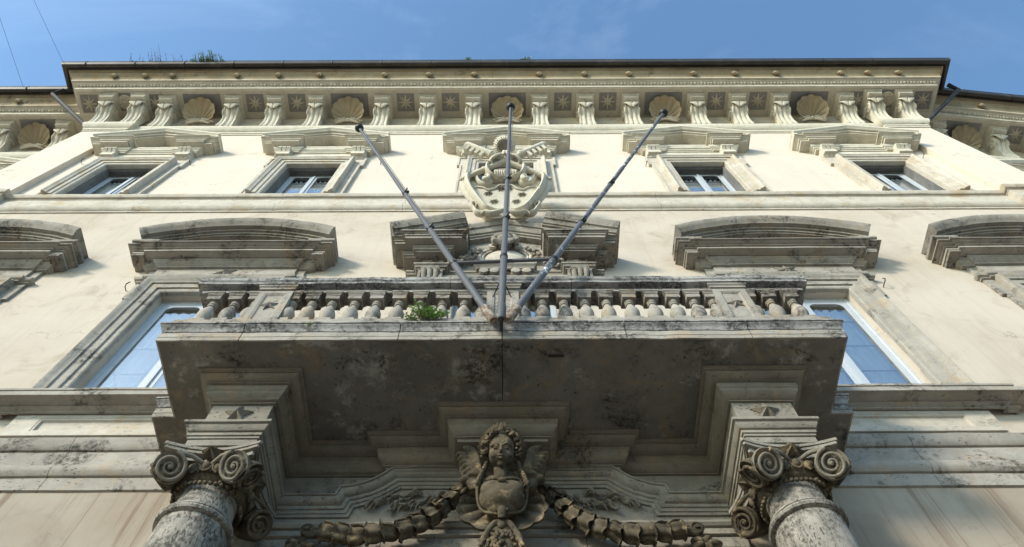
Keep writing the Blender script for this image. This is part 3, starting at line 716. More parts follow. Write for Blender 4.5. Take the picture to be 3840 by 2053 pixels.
def big_window(x, full=True):
    w = put('window', BF, pal, (x, 0, 0))
    for n_, m_ in (('backing_strip', BS), ('frieze', BZ), ('star', BST), ('cornice', BC), ('arched_pediment', BA), ('sill', BSL), ('apron_panel', BAP)): put(n_, m_, w)
    add_sash(BSH, w)
for x in bigx: big_window(x)
# --- balcony door with broken pediment
door = put('window', BFC, pal, (0, 0, 0)); CSH = sash_set(.98, 9.4, 13.69, .20, [12.9, 12.0, 11.1, 10.2], .13, st=.10); add_sash(CSH, door)
bm = NEW()
lp2 = [(-1.78, 0), (-1.78, -.12), (-1.62, -.12), (-1.62, -.28), (-1.14, -.28), (-1.14, -.10), (1.14, -.10), (1.14, -.28), (1.62, -.28), (1.62, -.12), (1.78, -.12), (1.78, 0)]
plate(bm, [(1.75, 13.5), (1.75, 14.62), (-1.75, 14.62), (-1.75, 13.5), (-1.3, 13.5), (-1.3, 14.05), (1.3, 14.05), (1.3, 13.5)], [], .003, .09)
sweep(bm, [(-.03, 14.10), (.02, 14.10), (.02, 14.14), (.05, 14.15), (.07, 14.20), (.09, 14.21), (.09, 14.27), (-.03, 14.28)], lp2)
for s in (-1, 1): box(bm, *sorted((s * 1.18, s * 1.58)), -.26, 0, 14.281, 14.62)
box(bm, -1.14, 1.14, -.13, -.08, 14.06, 14.62); obj('frieze', bm, 'trav_rail', door, jit=.005)
for s in (-1, 1):
    bm = NEW(); star(bm, 8, .18, .06, .06, FRONT(s * 1.38, -.26, 14.45)); obj('star', bm, 'trav_rail', door)
    bm = NEW(); x0 = s * 1.38
    for k in (-1, 0, 1):
        tube(bm, [(x0 + k * .11, -.31, 14.05), (x0 + k * .11, -.33, 13.98), (x0 + k * .11, -.29, 13.88), (x0 + k * .10, -.24, 13.72), (x0 + k * .09, -.19, 13.5), (x0 + k * .08, -.16, 13.3)], [.045, .055, .05, .045, .04, .02], 8)
        lathe(bm, [(.055, -.02), (.06, 0), (.035, .0), (.03, .015)], (x0 + k * .115, -.37, 14.02), 12, Matrix.Rotation(pi / 2, 3, 'X'))
    for q in (-.2, .2): box(bm, x0 + q - .025, x0 + q + .025, -.30, -.05, 13.35, 14.08)
    box(bm, x0 - .19, x0 + .19, -.2, -.05, 13.3, 14.08); obj('console', bm, 'trav_rail', door, 45, jit=.006)
# broken pediment wings
z0 = 14.621
def bped(s):
    bm = NEW()
    pth = [(1.06, 0), (1.06, -.42), (1.70, -.42), (1.70, -.30), (1.90, -.30), (1.90, 0)]
    pth = [(x * s, y) for x, y in pth]
    if s < 0: pth = pth[::-1]
    box(bm, *sorted((s * 1.06, s * 1.70)), -.42, 0, z0, z0 + .42); box(bm, *sorted((s * 1.70, s * 1.90)), -.30, 0, z0, z0 + .42)
    sweep(bm, quirk([(-.03, z0), (.02, z0), (.02, z0 + .04), (.05, z0 + .05), (.05, z0 + .10), (.085, z0 + .13), (.09, z0 + .17), (.23, z0 + .18), (.23, z0 + .27), (.25, z0 + .28), (.25, z0 + .32), (.29, z0 + .36), (.31, z0 + .37), (.31, z0 + .42), (-.03, z0 + .42)], .018, .03), pth)
    # raking part
    rk = [(0, .0), (0, .56), (.05, .565), (.05, .61), (.085, .62), (.085, .65), (.13, .67), (.17, .70), (.17, .73), (.20, .74), (.26, .79), (.33, .80), (.36, .80), (.36, 0)]
    path = [(s * 2.13, z0 + .31), (s * .72, z0 + .91)]
    if s < 0: path = path[::-1]
    sweep(bm, rk, path, WALL)
    v0 = [(s * 2.1, z0 + .40), (s * .75, z0 + .40), (s * .75, z0 + .96)]
    plate(bm, v0, [], .0, .45)
    return obj('broken_pediment', bm, 'trav_rail', door, jit=.008)
bped(-1); bped(1)
bm = NEW(); rk = [(0, 0), (0, .20), (.05, .21), (.05, .24), (.10, .25), (.10, .28), (.16, .32), (.22, .34), (.22, .37), (.30, .42), (.36, .42), (.36, 0)]
sweep(bm, rk, [(.80, z0 + 1.13), (0, z0 + 1.42), (-.80, z0 + 1.13)], WALL); plate(bm, [(-.82, z0), (.82, z0), (.82, z0 + 1.14), (0, z0 + 1.44), (-.82, z0 + 1.14)], [], .003, .08)
obj('pediment_centre', bm, 'trav', door, jit=.006)

# ================================================================== PORTAL ENTABLATURE + WALL (part of the palazzo)
fp = [(-3.30, 0), (-3.30, -1.08), (-2.62, -1.08), (-2.62, -.03), (-1.40, -.03), (-1.40, -.17), (-.53, -.17), (-.53, -.59), (.53, -.59), (.53, -.17), (1.40, -.17), (1.40, -.03), (2.62, -.03), (2.62, -1.08), (3.30, -1.08), (3.30, 0)]
por = [(-.03, 8.66), (.03, 8.66), (.03, 8.685), (.055, 8.70), (.105, 8.76), (.11, 8.80), (.125, 8.815), (.125, 8.90), (.15, 8.905), (.15, 8.925), (.20, 8.94), (.235, 8.985), (.25, 8.99), (.25, 9.005), (.27, 9.01), (.27, 9.038), (-.03, 9.038)]
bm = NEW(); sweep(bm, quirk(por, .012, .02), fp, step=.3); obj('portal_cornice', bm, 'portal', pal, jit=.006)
def frz(path, za, zb, dpt=.0, mat='portal', nm='portal_frieze'):
    bm = NEW(); n = len(path)
    pts = [(x, y) for x, y in path]; B = lambda u, v, w: Vector((u, v, w)); plate(bm, pts, [], za, zb, B); return obj(nm, bm, mat, pal, jit=.003)
for s in (-1, 1):
    bm = NEW(); box(bm, *sorted((s * 3.30, s * 2.62)), -1.08, 0.01, 8.22, 8.659); obj('portal_frieze', bm, 'portal_light', pal)
    bm = NEW(); box(bm, *sorted((s * 3.30, s * 2.62)), -1.08, 0.01, 7.80, 8.0); box(bm, *sorted((s * 3.33, s * 2.59)), -1.11, 0.01, 7.90, 8.0)
    pth = [(-3.30, 0), (-3.30, -1.08), (-2.62, -1.08), (-2.62, -.03)]
    if s > 0: pth = [(-x, y) for x, y in pth][::-1]
    sweep(bm, [(-.03, 7.998), (.045, 7.998), (.045, 8.03), (.06, 8.035), (.06, 8.075), (.035, 8.08), (.035, 8.09), (.07, 8.10), (.10, 8.14), (.105, 8.17), (.13, 8.18), (.13, 8.219), (-.03, 8.219)], pth, step=.3)
    obj('architrave', bm, 'portal_light', pal, jit=.005)
    bm = NEW(); cx, cy = s * 2.96, -.75
    M5 = FRONT(s * 2.96, -1.08, 8.47); star(bm, 5, .17, .07, .09, M5); obj('star', bm, 'portal', pal)
bm = NEW()
for a, b, y in ((-1.40, -.53, -.17), (.53, 1.40, -.17), (-.53, .53, -.59)): box(bm, a, b, y, 0.0, 8.61, 8.659)
obj('portal_frieze', bm, 'portal', pal)
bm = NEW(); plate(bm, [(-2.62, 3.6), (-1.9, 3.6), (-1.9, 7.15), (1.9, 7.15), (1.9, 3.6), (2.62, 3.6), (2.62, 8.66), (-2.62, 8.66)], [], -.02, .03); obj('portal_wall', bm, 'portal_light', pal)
R_ = [(2.55, 8.19), (1.90, 8.19), (1.87, 8.32), (1.72, 8.345), (1.58, 8.405), (1.47, 8.48), (1.38, 8.57), (1.30, 8.65)]
mpth = R_ + [(-x, z) for x, z in R_[::-1]]
bm = NEW(); sweep(bm, [(-.215, .028), (-.215, .055), (-.18, .06), (-.175, .075), (-.135, .08), (-.13, .10), (-.085, .10), (-.08, .12), (-.06, .15), (-.03, .165), (0, .17), (0, .19), (.02, .19), (.02, .028)], mpth, WALL, step=.12)
obj('panel_moulding', bm, 'portal_light', pal, jit=.005)
chunks('door_lintel_band', [(-.02, 7.20), (.04, 7.20), (.04, 7.46), (.06, 7.47), (.06, 7.62), (.09, 7.63), (.09, 7.645), (.04, 7.66), (.04, 7.77), (.06, 7.78), (.085, 7.81), (.075, 7.85), (.05, 7.86), (-.02, 7.87)], [(-2.62, -.03), (2.62, -.03)], 'portal_light', pal, [-1.3, .9], jit=.006)
bm = NEW(); box(bm, -2.0, 2.0, .35, .4, 0, 7.2); obj('entrance_door', bm, 'iron', pal)
for s in (-1, 1):
    bm = NEW(); box(bm, *sorted((s * 2.64, s * 3.28)), -.16, 0, 0, 7.1); obj('pilaster', bm, 'portal', pal)

# ================================================================== BALCONY
bal = thing('balcony', 'stone balcony with balustrade carried on the two portal columns', 'balcony')
slp = [(-4.27, 0), (-4.27, -.66), (-4.0, -.66), (-4.0, -1.72), (4.0, -1.72), (4.0, -.66), (4.27, -.66), (4.27, 0)]
js = [-3.05, -1.2, 0.0, 1.45, 2.9]
chunks('slab_fascia', [(-.02, 9.042), (.0, 9.042), (.005, 9.10), (-.006, 9.105), (.006, 9.115), (.008, 9.20), (-.02, 9.20)], slp, 'trav', bal, js, gap=.012, step=.12, jit=.009)
chunks('slab_moulding', [(-.12, 9.201), (-.02, 9.201), (-.02, 9.222), (.005, 9.225), (.012, 9.24), (.015, 9.27), (.03, 9.295), (.05, 9.315), (.052, 9.325), (.04, 9.33), (.04, 9.34), (.062, 9.342), (.062, 9.37), (-.12, 9.37)], slp, 'trav_black', bal, js, gap=.012, step=.12, jit=.009)
for s in (-1, 1):
    bm = NEW(); e = s * .004
    pts = [(e, 0), (e, -1.705), (s * 3.985, -1.705), (s * 3.985, -.645), (s * 4.255, -.645), (s * 4.255, 0)]
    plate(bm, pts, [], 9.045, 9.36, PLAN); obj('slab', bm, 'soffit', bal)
# balustrade
bx_ = [(-3.87, 0), (-3.87, -1.62), (3.87, -1.62), (3.87, 0)]
bm = NEW(); sweep(bm, [(-.11, 9.371), (.11, 9.371), (.11, 9.53), (.10, 9.545), (-.11, 9.545)], bx_, step=.3); obj('base_course', bm, 'trav', bal, jit=.005)
rp = [(-.13, 10.32), (.08, 10.32), (.08, 10.37), (.065, 10.385), (.07, 10.425), (.075, 10.43), (.16, 10.43), (.16, 10.475), (.135, 10.485), (.14, 10.50), (.165, 10.525), (.17, 10.585), (-.13, 10.60)]
chunks('handrail', rp, bx_, 'trav_black', bal, [-2.2, -.7, .9, 2.35], gap=.01, step=.15, jit=.012)
bm = NEW()
lathe(bm, [(.078, .071), (.08, .09), (.06, .105), (.052, .115), (.062, .13), (.085, .18), (.098, .24), (.10, .28), (.094, .33), (.075, .39), (.055, .44), (.043, .48), (.041, .495), (.056, .50), (.06, .512), (.056, .524), (.042, .53), (.042, .545), (.055, .555), (.058, .575), (.062, .60)], seg=20)
BLT = mesh('baluster', bm, 'trav', 30, jit=.004)
bm = NEW(); box(bm, -.098, .098, -.098, .098, 0, .07); BPL = mesh('plinth', bm, 'trav')
bm = NEW(); box(bm, -.088, .088, -.088, .088, .601, .69); box(bm, -.096, .096, -.096, .096, .69, .72); box(bm, -.104, .104, -.104, .104, .72, .745); box(bm, -.112, .112, -.112, .112, .745, .779)
BAB = mesh('abacus', bm, 'trav_rail')
def baluster(x, y):
    b = put('baluster', BLT, bal, (x + random.uniform(-.008, .008), y, 9.546), random.uniform(-.04, .04)); put('plinth', BPL, b); put('abacus', BAB, b)
for x in (.26, .50, .78, 1.06, 1.34, 1.63, 1.92, 2.2, 2.47, 2.72, 3.2, 3.46, 3.75):
    for s in (-1, 1): baluster(s * x, -1.61)
for y in (-1.28, -.98, -.68, -.38):
    for s in (-1, 1): baluster(s * 3.86, y)
def pedestal(x, hw, st_):
    bm = NEW(); yf = -1.725
    plate(bm, [(x - hw, 9.372), (x + hw, 9.372), (x + hw, 10.325), (x - hw, 10.325)], [[(x - hw + .07, 9.5), (x + hw - .07, 9.5), (x + hw - .07, 10.25), (x - hw + .07, 10.25)]], -yf - .021, -yf)
    sweep(bm, [(.0, -yf - .04), (.0, -yf - .005), (-.02, -yf - .003), (-.04, -yf - .02), (-.04, -yf - .04)], [(x - hw + .07, 9.5), (x + hw - .07, 9.5), (x + hw - .07, 10.25), (x - hw + .07, 10.25)], WALL, closed=True)
    box(bm, x - hw + .0, x + hw - .0, yf + .022, yf + .24, 9.372, 10.325)
    b = obj('pedestal', bm, 'trav', bal, jit=.004)
    bm = NEW(); sweep(bm, [(0, 10.33), (.02, 10.33), (.02, 10.37), (.04, 10.39), (.04, 10.425), (0, 10.425)], [(x - hw, -1.6), (x - hw, yf), (x + hw, yf), (x + hw, -1.6)]); obj('pedestal_cap', bm, 'trav_rail', b)
    if st_:
        bm = NEW(); star(bm, 5, .115, .045, .05, FRONT(x, yf + .02, 9.93), rot=.25); obj('star', bm, 'trav_rail', b)
pedestal(-2.955, .215, True); pedestal(2.955, .215, True); pedestal(0, .205, False)
tb = NEW(); box(tb, -.15, .15, -1.6, -.02, 9.355, 9.37); obj('joint_light_stop', tb, 'soffit', bal)  # added above the slab to stop light leaking through the joint
tg = NEW(); box(tg, 0.54, .72, -1.51, -1.47, 9.036, 9.044)
obj('iron_plate', tg, 'iron', bal)

# ================================================================== COLUMNS
def column(cx, label):
    cy = -.75; col = thing('column', label, 'column', (cx, cy, 0), 'portal columns under the balcony')
    bm = NEW(); n = 14; R0 = .335
    prof = [(R0 * (1.16 - .16 * (i / n) ** 1.6), .62 + (6.97 - .62) * i / n) for i in range(n + 1)]
    lathe(bm, prof, seg=56); obj('shaft', bm, 'column', col, jit=.003)
    bm = NEW(); lathe(bm, [(.345, 6.971), (.375, 6.985), (.385, 7.01), (.375, 7.035), (.35, 7.045), (.345, 7.055), (.36, 7.06), (.36, 7.08), (.32, 7.10), (.30, 7.16), (.29, 7.26), (.285, 7.36), (.29, 7.42)], seg=48); obj('necking', bm, 'column', col, jit=.003)
    bm = NEW(); box(bm, -.5, .5, -.5, .5, .13, .3); lathe(bm, [(.5, .301), (.52, .36), (.5, .42), (.43, .44), (.42, .48), (.45, .5), (.46, .55), (.42, .6), (.4, .62)], seg=40); obj('base', bm, 'portal_light', col)
    # abacus: four concave sides
    def conc(h_, dep, k=.07):
        pts = []
        for q in range(4):
            for i in range(9):
                t = -1 + 2 * i / 8 * .94 + .06; t = max(-.94, min(.94, -0.94 + 1.88 * i / 8)); a = q * pi / 2
                x = t * h_; y = -(h_ - dep * (1 - t * t)); pts.append((x * cos(a) - y * sin(a), x * sin(a) + y * cos(a)))
        return pts
    bm = NEW()
    for hh, za, zb in ((.50, 7.72, 7.76), (.515, 7.761, 7.80), (.45, 7.65, 7.719), (.47, 7.63, 7.66)): plate(bm, conc(hh, .11), [], za, zb, PLAN)
    obj('abacus', bm, 'portal_light', col, jit=.006)
    # echinus with eggs
    bm = NEW(); lathe(bm, [(.29, 7.40), (.31, 7.42), (.34, 7.44), (.38, 7.52), (.38, 7.60), (.35, 7.645)], seg=40)
    for i in range(20):
        a = 2 * pi * i / 20 + pi / 2; c = Vector((cos(a), sin(a), 0))
        ell(bm, (c.x * .385, c.y * .385, 7.535), (.042, .042, .062), sub=2)
        tube(bm, [(cos(a + d) * .39, sin(a + d) * .39, 7.60 - zz) for d, zz in ((-.135, 0), (-.14, .06), (-.10, .11), (0, .135), (.10, .11), (.14, .06), (.135, 0))], .014, 5)
        tube(bm, [(cos(a + .157) * .385, sin(a + .157) * .385, 7.60), (cos(a + .157) * .375, sin(a + .157) * .375, 7.47)], [.02, .008], 5)
    obj('echinus', bm, 'carved', col, 50)
    # volutes
    for q in range(4):
        for s in (-1, 1):
            bm = NEW(); a = q * pi / 2
            # local frame of the face: x along the side, y outwards(-), z up; each volute turned inwards
            ang = -s * .40; c = Vector((s * .325, -.425, 7.47)); Rz = Matrix.Rotation(ang, 3, 'Z'); RQ = Matrix.Rotation(a, 3, 'Z')
            RX = Matrix.Rotation(rad(36), 3, 'X')
            def T(u, v, w): return RQ @ (c + Rz @ RX @ Vector((u, -w, v)))
            R = .155
            sp = spiral(R, 2.3, 60, .12, pi / 2, s)
            pts = [(u, v) for u, v in sp]
            tube(bm, [T(u, v, .03 + .02 * math.hypot(u, v) / R) for u, v in pts], [.019 - .008 * i / 60 for i in range(61)], 7)
            # band leading to the echinus
            tube(bm, [T(-s * .30, .13, -.02), T(-s * .15, .165, .01), T(0, R, .03)], [.02, .024, .026], 7)
            # disc body and flaring back (the roll)
            n2 = 28; rings = []
            for w, rr in ((.0, .02), (.01, R * .90), (.03, R * 1.04), (.0, R * 1.06), (-.05, R * .92), (-.10, R * .66), (-.15, R * .5), (-.17, R * .35)):
                rings.append([bm.verts.new(T(rr * cos(2 * pi * k / n2), rr * sin(2 * pi * k / n2), w)) for k in range(n2)])
            for i in range(len(rings) - 1):
                for k in range(n2): bm.faces.new((rings[i][k], rings[i][(k + 1) % n2], rings[i + 1][(k + 1) % n2], rings[i + 1][k]))
            bm.faces.new(rings[0]); bm.faces.new(rings[-1][::-1])
            e = T(0, 0, .035); ell(bm, e, (.028, .028, .028), sub=1)
            obj('volute', bm, 'carved' if q else 'portal', col, 40, jit=.005)
        bm = NEW(); Ms = Matrix.Rotation(q * pi / 2, 4, 'Z') @ FRONT(0, -.40, 7.70); star(bm, 5, .125, .055, .10, Ms); ell(bm, Matrix.Rotation(q * pi / 2, 4, 'Z') @ Vector((0, -.36, 7.68)), (.05, .05, .07), sub=1)
        obj('star', bm, 'carved', col)
        # husk swag under the echinus
        bm = NEW()
        for i in range(13):
            t = -1 + i / 6; a = q * pi / 2; x = t * .29; y = -math.sqrt(max(.0, .115 - x * x)) - .0; z = 7.40 - .05 * (1 - t * t)
            v = Matrix.Rotation(a, 3, 'Z') @ Vector((x, y, z)); ell(bm, v, (.03, .024, .026), rot=(.5 * t, .4, a + t), sub=1)
        obj('husk_swag', bm, 'carved', col, 60)
    return col
column(-2.96, 'left stone column with scrolled star capital, left of the winged bust')
column(2.96, 'right stone column with scrolled star capital, right of the winged bust')

# ================================================================== WINGED BUST
SMOOTH[0] = True
bust = thing('winged_bust', 'carved female bust with laurel crown and wings on a scallop shell over the door', 'sculpture', (0, -.35, 7.5))
BM_ = Matrix.Translation((0, -.35, 7.5)).inverted()
def loc_obj(o, inv):  # geometry authored in world space -> thing's space
    o.data.transform(inv); return o
# --- body: torso, neck and head as one continuous surface
bm = NEW()
hc = Vector((-.01, -.71, 8.25)); tilt = rad(33)
RH = Matrix.Rotation(tilt, 3, 'X')
HS = 1.10
def Hd(x, y, z): return hc + RH @ Vector((x * HS * 1.04, y * HS, z * HS * .95))
def hell(c, r, rx=0, ry=0, rz=0, sub=3):
    from mathutils import Euler
    R = (RH.to_4x4()) @ Euler((rx, ry, rz)).to_matrix().to_4x4()
    bmesh.ops.create_icosphere(bm, subdivisions=sub, radius=1, matrix=Matrix.Translation(Hd(*c)) @ R @ Matrix.Diagonal((r[0] * HS * 1.04, r[1] * HS, r[2] * HS * .95, 1)))
hell((0, .02, .04), (.145, .175, .175)); hell((0, -.05, -.045), (.124, .115, .125)); hell((0, -.10, -.150), (.038, .042, .036))        # skull, jaw, chin
hell((.062, -.115, -.055), (.045, .04, .05)); hell((-.062, -.115, -.055), (.045, .04, .05))  # cheeks
for s in (-1, 1):
    tube(bm, [Hd(s * .020, -.160, .040), Hd(s * .05, -.162, .052), Hd(s * .085, -.142, .044), Hd(s * .11, -.112, .022)], [.005, .007, .007, .005], 8)
tube(bm, [Hd(0, -.160, .035), Hd(0, -.182, .0), Hd(0, -.200, -.035)], [.011, .013, .017], 8)
for s in (-1, 1): hell((s * .015, -.184, -.043), (.011, .013, .010), sub=2)
tube(bm, [Hd(-.036, -.157, -.082), Hd(-.015, -.178, -.076), Hd(0, -.180, -.080), Hd(.015, -.178, -.076), Hd(.036, -.157, -.082)], [.004, .011, .010, .011, .004], 8)
tube(bm, [Hd(-.026, -.158, -.106), Hd(0, -.174, -.110), Hd(.026, -.158, -.106)], [.005, .014, .005], 8)
tube(bm, [Hd(0, .04, -.10), Vector((-.005, -.60, 8.0)), Vector((0, -.55, 7.90))], [.095, .085, .10], 14)
tube(bm, [(-.27, -.50, 7.86), (-.13, -.54, 7.93), (.13, -.54, 7.93), (.27, -.50, 7.86)], [.075, .095, .095, .075], 12)
ell(bm, (0, -.51, 7.74), (.25, .20, .19), sub=3); ell(bm, (0, -.60, 7.77), (.19, .10, .12), sub=3)
for s in (-1, 1): ell(bm, (s * .10, -.605, 7.775), (.135, .095, .11), sub=3)
ell(bm, (0, -.49, 7.62), (.16, .12, .11), sub=3)
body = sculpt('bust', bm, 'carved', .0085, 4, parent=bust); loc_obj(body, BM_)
bm = NEW()
for s in (-1, 1):
    c = Hd(s * .052, -.138, .004); ell(bm, c, (.028, .019, .016), rot=(tilt, 0, 0), sub=2)
    tube(bm, [Hd(s * .025, -.155, .004), Hd(s * .052, -.168, .02), Hd(s * .082, -.148, .006)], [.003, .005, .003], 6)
    if 0: tube(bm, [Hd(s * .027, -.155, .0), Hd(s * .052, -.163, -.014), Hd(s * .08, -.148, .0)], [.003, .005, .003], 6)
    ell(bm, Hd(s * .052, -.160, .003), (.008, .005, .008), sub=1)
loc_obj(obj('eyes', bm, 'carved', bust, 60), BM_)
# --- hair, curls and laurel crown
bm = NEW(); rr = random.Random(3)
for s in (-1, 1):
    for k in range(70):
        t = rr.random(); a = .1 + 2.0 * t; lay = rr.random()
        c = Hd(s * ((.045 + .115 * sin(a)) + .045 * lay * sin(a)), -.125 + .10 * t + .12 * lay, .165 * cos(a) + .025 + .02 * lay)
        a2 = rr.uniform(0, 6.3); q = .02 + .012 * rr.random()
        tube(bm, [c + Vector((q * cos(a2 + u), -.012 * u, q * sin(a2 + u))) for u in (0, 1.2, 2.4, 3.6)], [.010, .016, .015, .008], 6)
    for k in range(9):   # side locks falling to the shoulders
        z = 8.14 - k * .04; tube(bm, [(s * (.15 + .01 * k), -.64 + .008 * k, z + .025), (s * (.178 + .012 * k), -.665, z), (s * (.155 + .014 * k), -.64, z - .025)], [.014, .021, .014], 7)
ell(bm, Hd(0, .05, .06), (.165, .17, .16), rot=(tilt, 0, 0), sub=3)
hair = loc_obj(obj('hair', bm, 'carved', bust, 60), BM_)
bm = NEW()
for s in (-1, 1):
    for k in range(20):
        t = k / 19; a = .05 + 1.9 * t
        b0 = Hd(s * .165 * sin(a), -.10 + .12 * t, .17 * cos(a) + .05); d = Vector((s * sin(a + rr.uniform(-.5, .3)) * .6, -.45 + rr.uniform(-.3, .3), cos(a) + .35)).normalized()
        L_ = .085 + .03 * rr.random()
        for qd in (0, 1): 
            d2 = (d + Vector((s * .5 * (qd - .5), .35 * (qd - .5), 0))).normalized()
            tube(bm, [b0, b0 + d2 * L_ * .5, b0 + d2 * L_], [.010, .024, .004], 6, .4)
loc_obj(obj('laurel_crown', bm, 'carved', bust, 60), BM_)
# --- wings
for s in (-1, 1):
    bm = NEW()
    tube(bm, [(s * .20, -.52, 7.98), (s * .28, -.60, 8.10), (s * .315, -.62, 8.30), (s * .37, -.60, 8.45), (s * .46, -.56, 8.56)], [.05, .075, .07, .05, .02], 10, .55)
    for k in range(6):
        t = k / 5; x0, z0_ = s * (.26 + .11 * t), 8.04 + .34 * t
        tube(bm, [(x0, -.57, z0_), (x0 + s * (.07 + .01 * k), -.55, z0_ + .03), (x0 + s * (.14 - .008 * k), -.50, z0_ + .02), (x0 + s * (.17 - .01 * k), -.46, z0_ - .04)], [.05, .06, .05, .02], 8, .5)
    ell(bm, (s * .36, -.50, 8.20), (.13, .04, .17), rot=(0, s * .4, 0)); ell(bm, (s * .40, -.50, 8.05), (.075, .07, .05)); ell(bm, (s * .31, -.5, 7.98), (.08, .06, .1), rot=(0, s * .5, 0))
    w = sculpt('wing', bm, 'carved', .012, 2, parent=bust); loc_obj(w, BM_)
# --- scallop shell, collar, strap
bm = NEW(); shellmesh(bm, frame_m((0, -.40, 7.86), (1, 0, 0), (0, .30, -1)) @ Matrix.Diagonal((1, 1, -1, 1)), .47, .46, 11, .14, .05, .05, 104, nr=12, hinge=.2)
loc_obj(obj('scallop_shell', bm, 'carved', bust, 55), BM_)
bm = NEW()
for s in (-1, 1):
    tube(bm, [(0, -.685, 7.86), (s * .09, -.67, 7.875), (s * .17, -.61, 7.92), (s * .20, -.53, 7.99)], [.016, .018, .018, .016], 7)
    tube(bm, [(s * .22, -.60, 7.99), (s * .255, -.58, 7.90), (s * .265, -.55, 7.80), (s * .25, -.50, 7.68), (s * .20, -.48, 7.59), (s * .1, -.50, 7.54), (0, -.51, 7.52)], [.02, .026, .020, .016, .018, .018, .02], 8)
ell(bm, (0, -.715, 7.80), (.05, .03, .025)); loc_obj(obj('collar', bm, 'carved', bust, 60), BM_)
bm = NEW(); tube(bm, [(0, -.55, 7.58), (0, -.58, 7.50), (0, -.55, 7.42)], [.04, .045, .04], 8, .6); tube(bm, [(-.06, -.56, 7.52), (.06, -.56, 7.52)], .022, 8)
loc_obj(obj('strap', bm, 'carved', bust, 60), BM_)

# ================================================================== GRAPES
gr = thing('grape_cluster', 'carved bunch of grapes hanging below the winged bust', 'carving', (0, -.4, 7.3))
IG = Matrix.Translation((0, -.4, 7.3)).inverted(); rr = random.Random(5)
for k in range(95):
    x = rr.uniform(-1, 1); z = rr.uniform(-1, 1)
    if x * x + z * z > 1: continue
    bm = NEW(); dome = math.sqrt(max(0, 1 - x * x - z * z)); ell(bm, (x * .17, -.42 - .09 * dome, 7.20 + z * .15), (.023, .022, .023), sub=2)
    loc_obj(obj('grape', bm, 'carved', gr, 60), IG)
bm = NEW(); ell(bm, (0, -.42, 7.20), (.16, .08, .14), sub=3)
for s in (-1, 1):
    tube(bm, [(0, -.48, 7.42), (s * .07, -.50, 7.40), (s * .13, -.49, 7.32), (s * .18, -.47, 7.22), (s * .20, -.44, 7.10)], [.03, .035, .03, .035, .02], 8)
    for k in range(5): ell(bm, (s * (.12 + .022 * k), -.49, 7.36 - .06 * k), (.04, .02, .025), rot=(0, s * .8, 0), sub=1)
ell(bm, (0, -.50, 7.38), (.05, .04, .06)); g_ = sculpt('bunch_core', bm, 'carved', .009, 1, parent=gr); loc_obj(g_, IG)

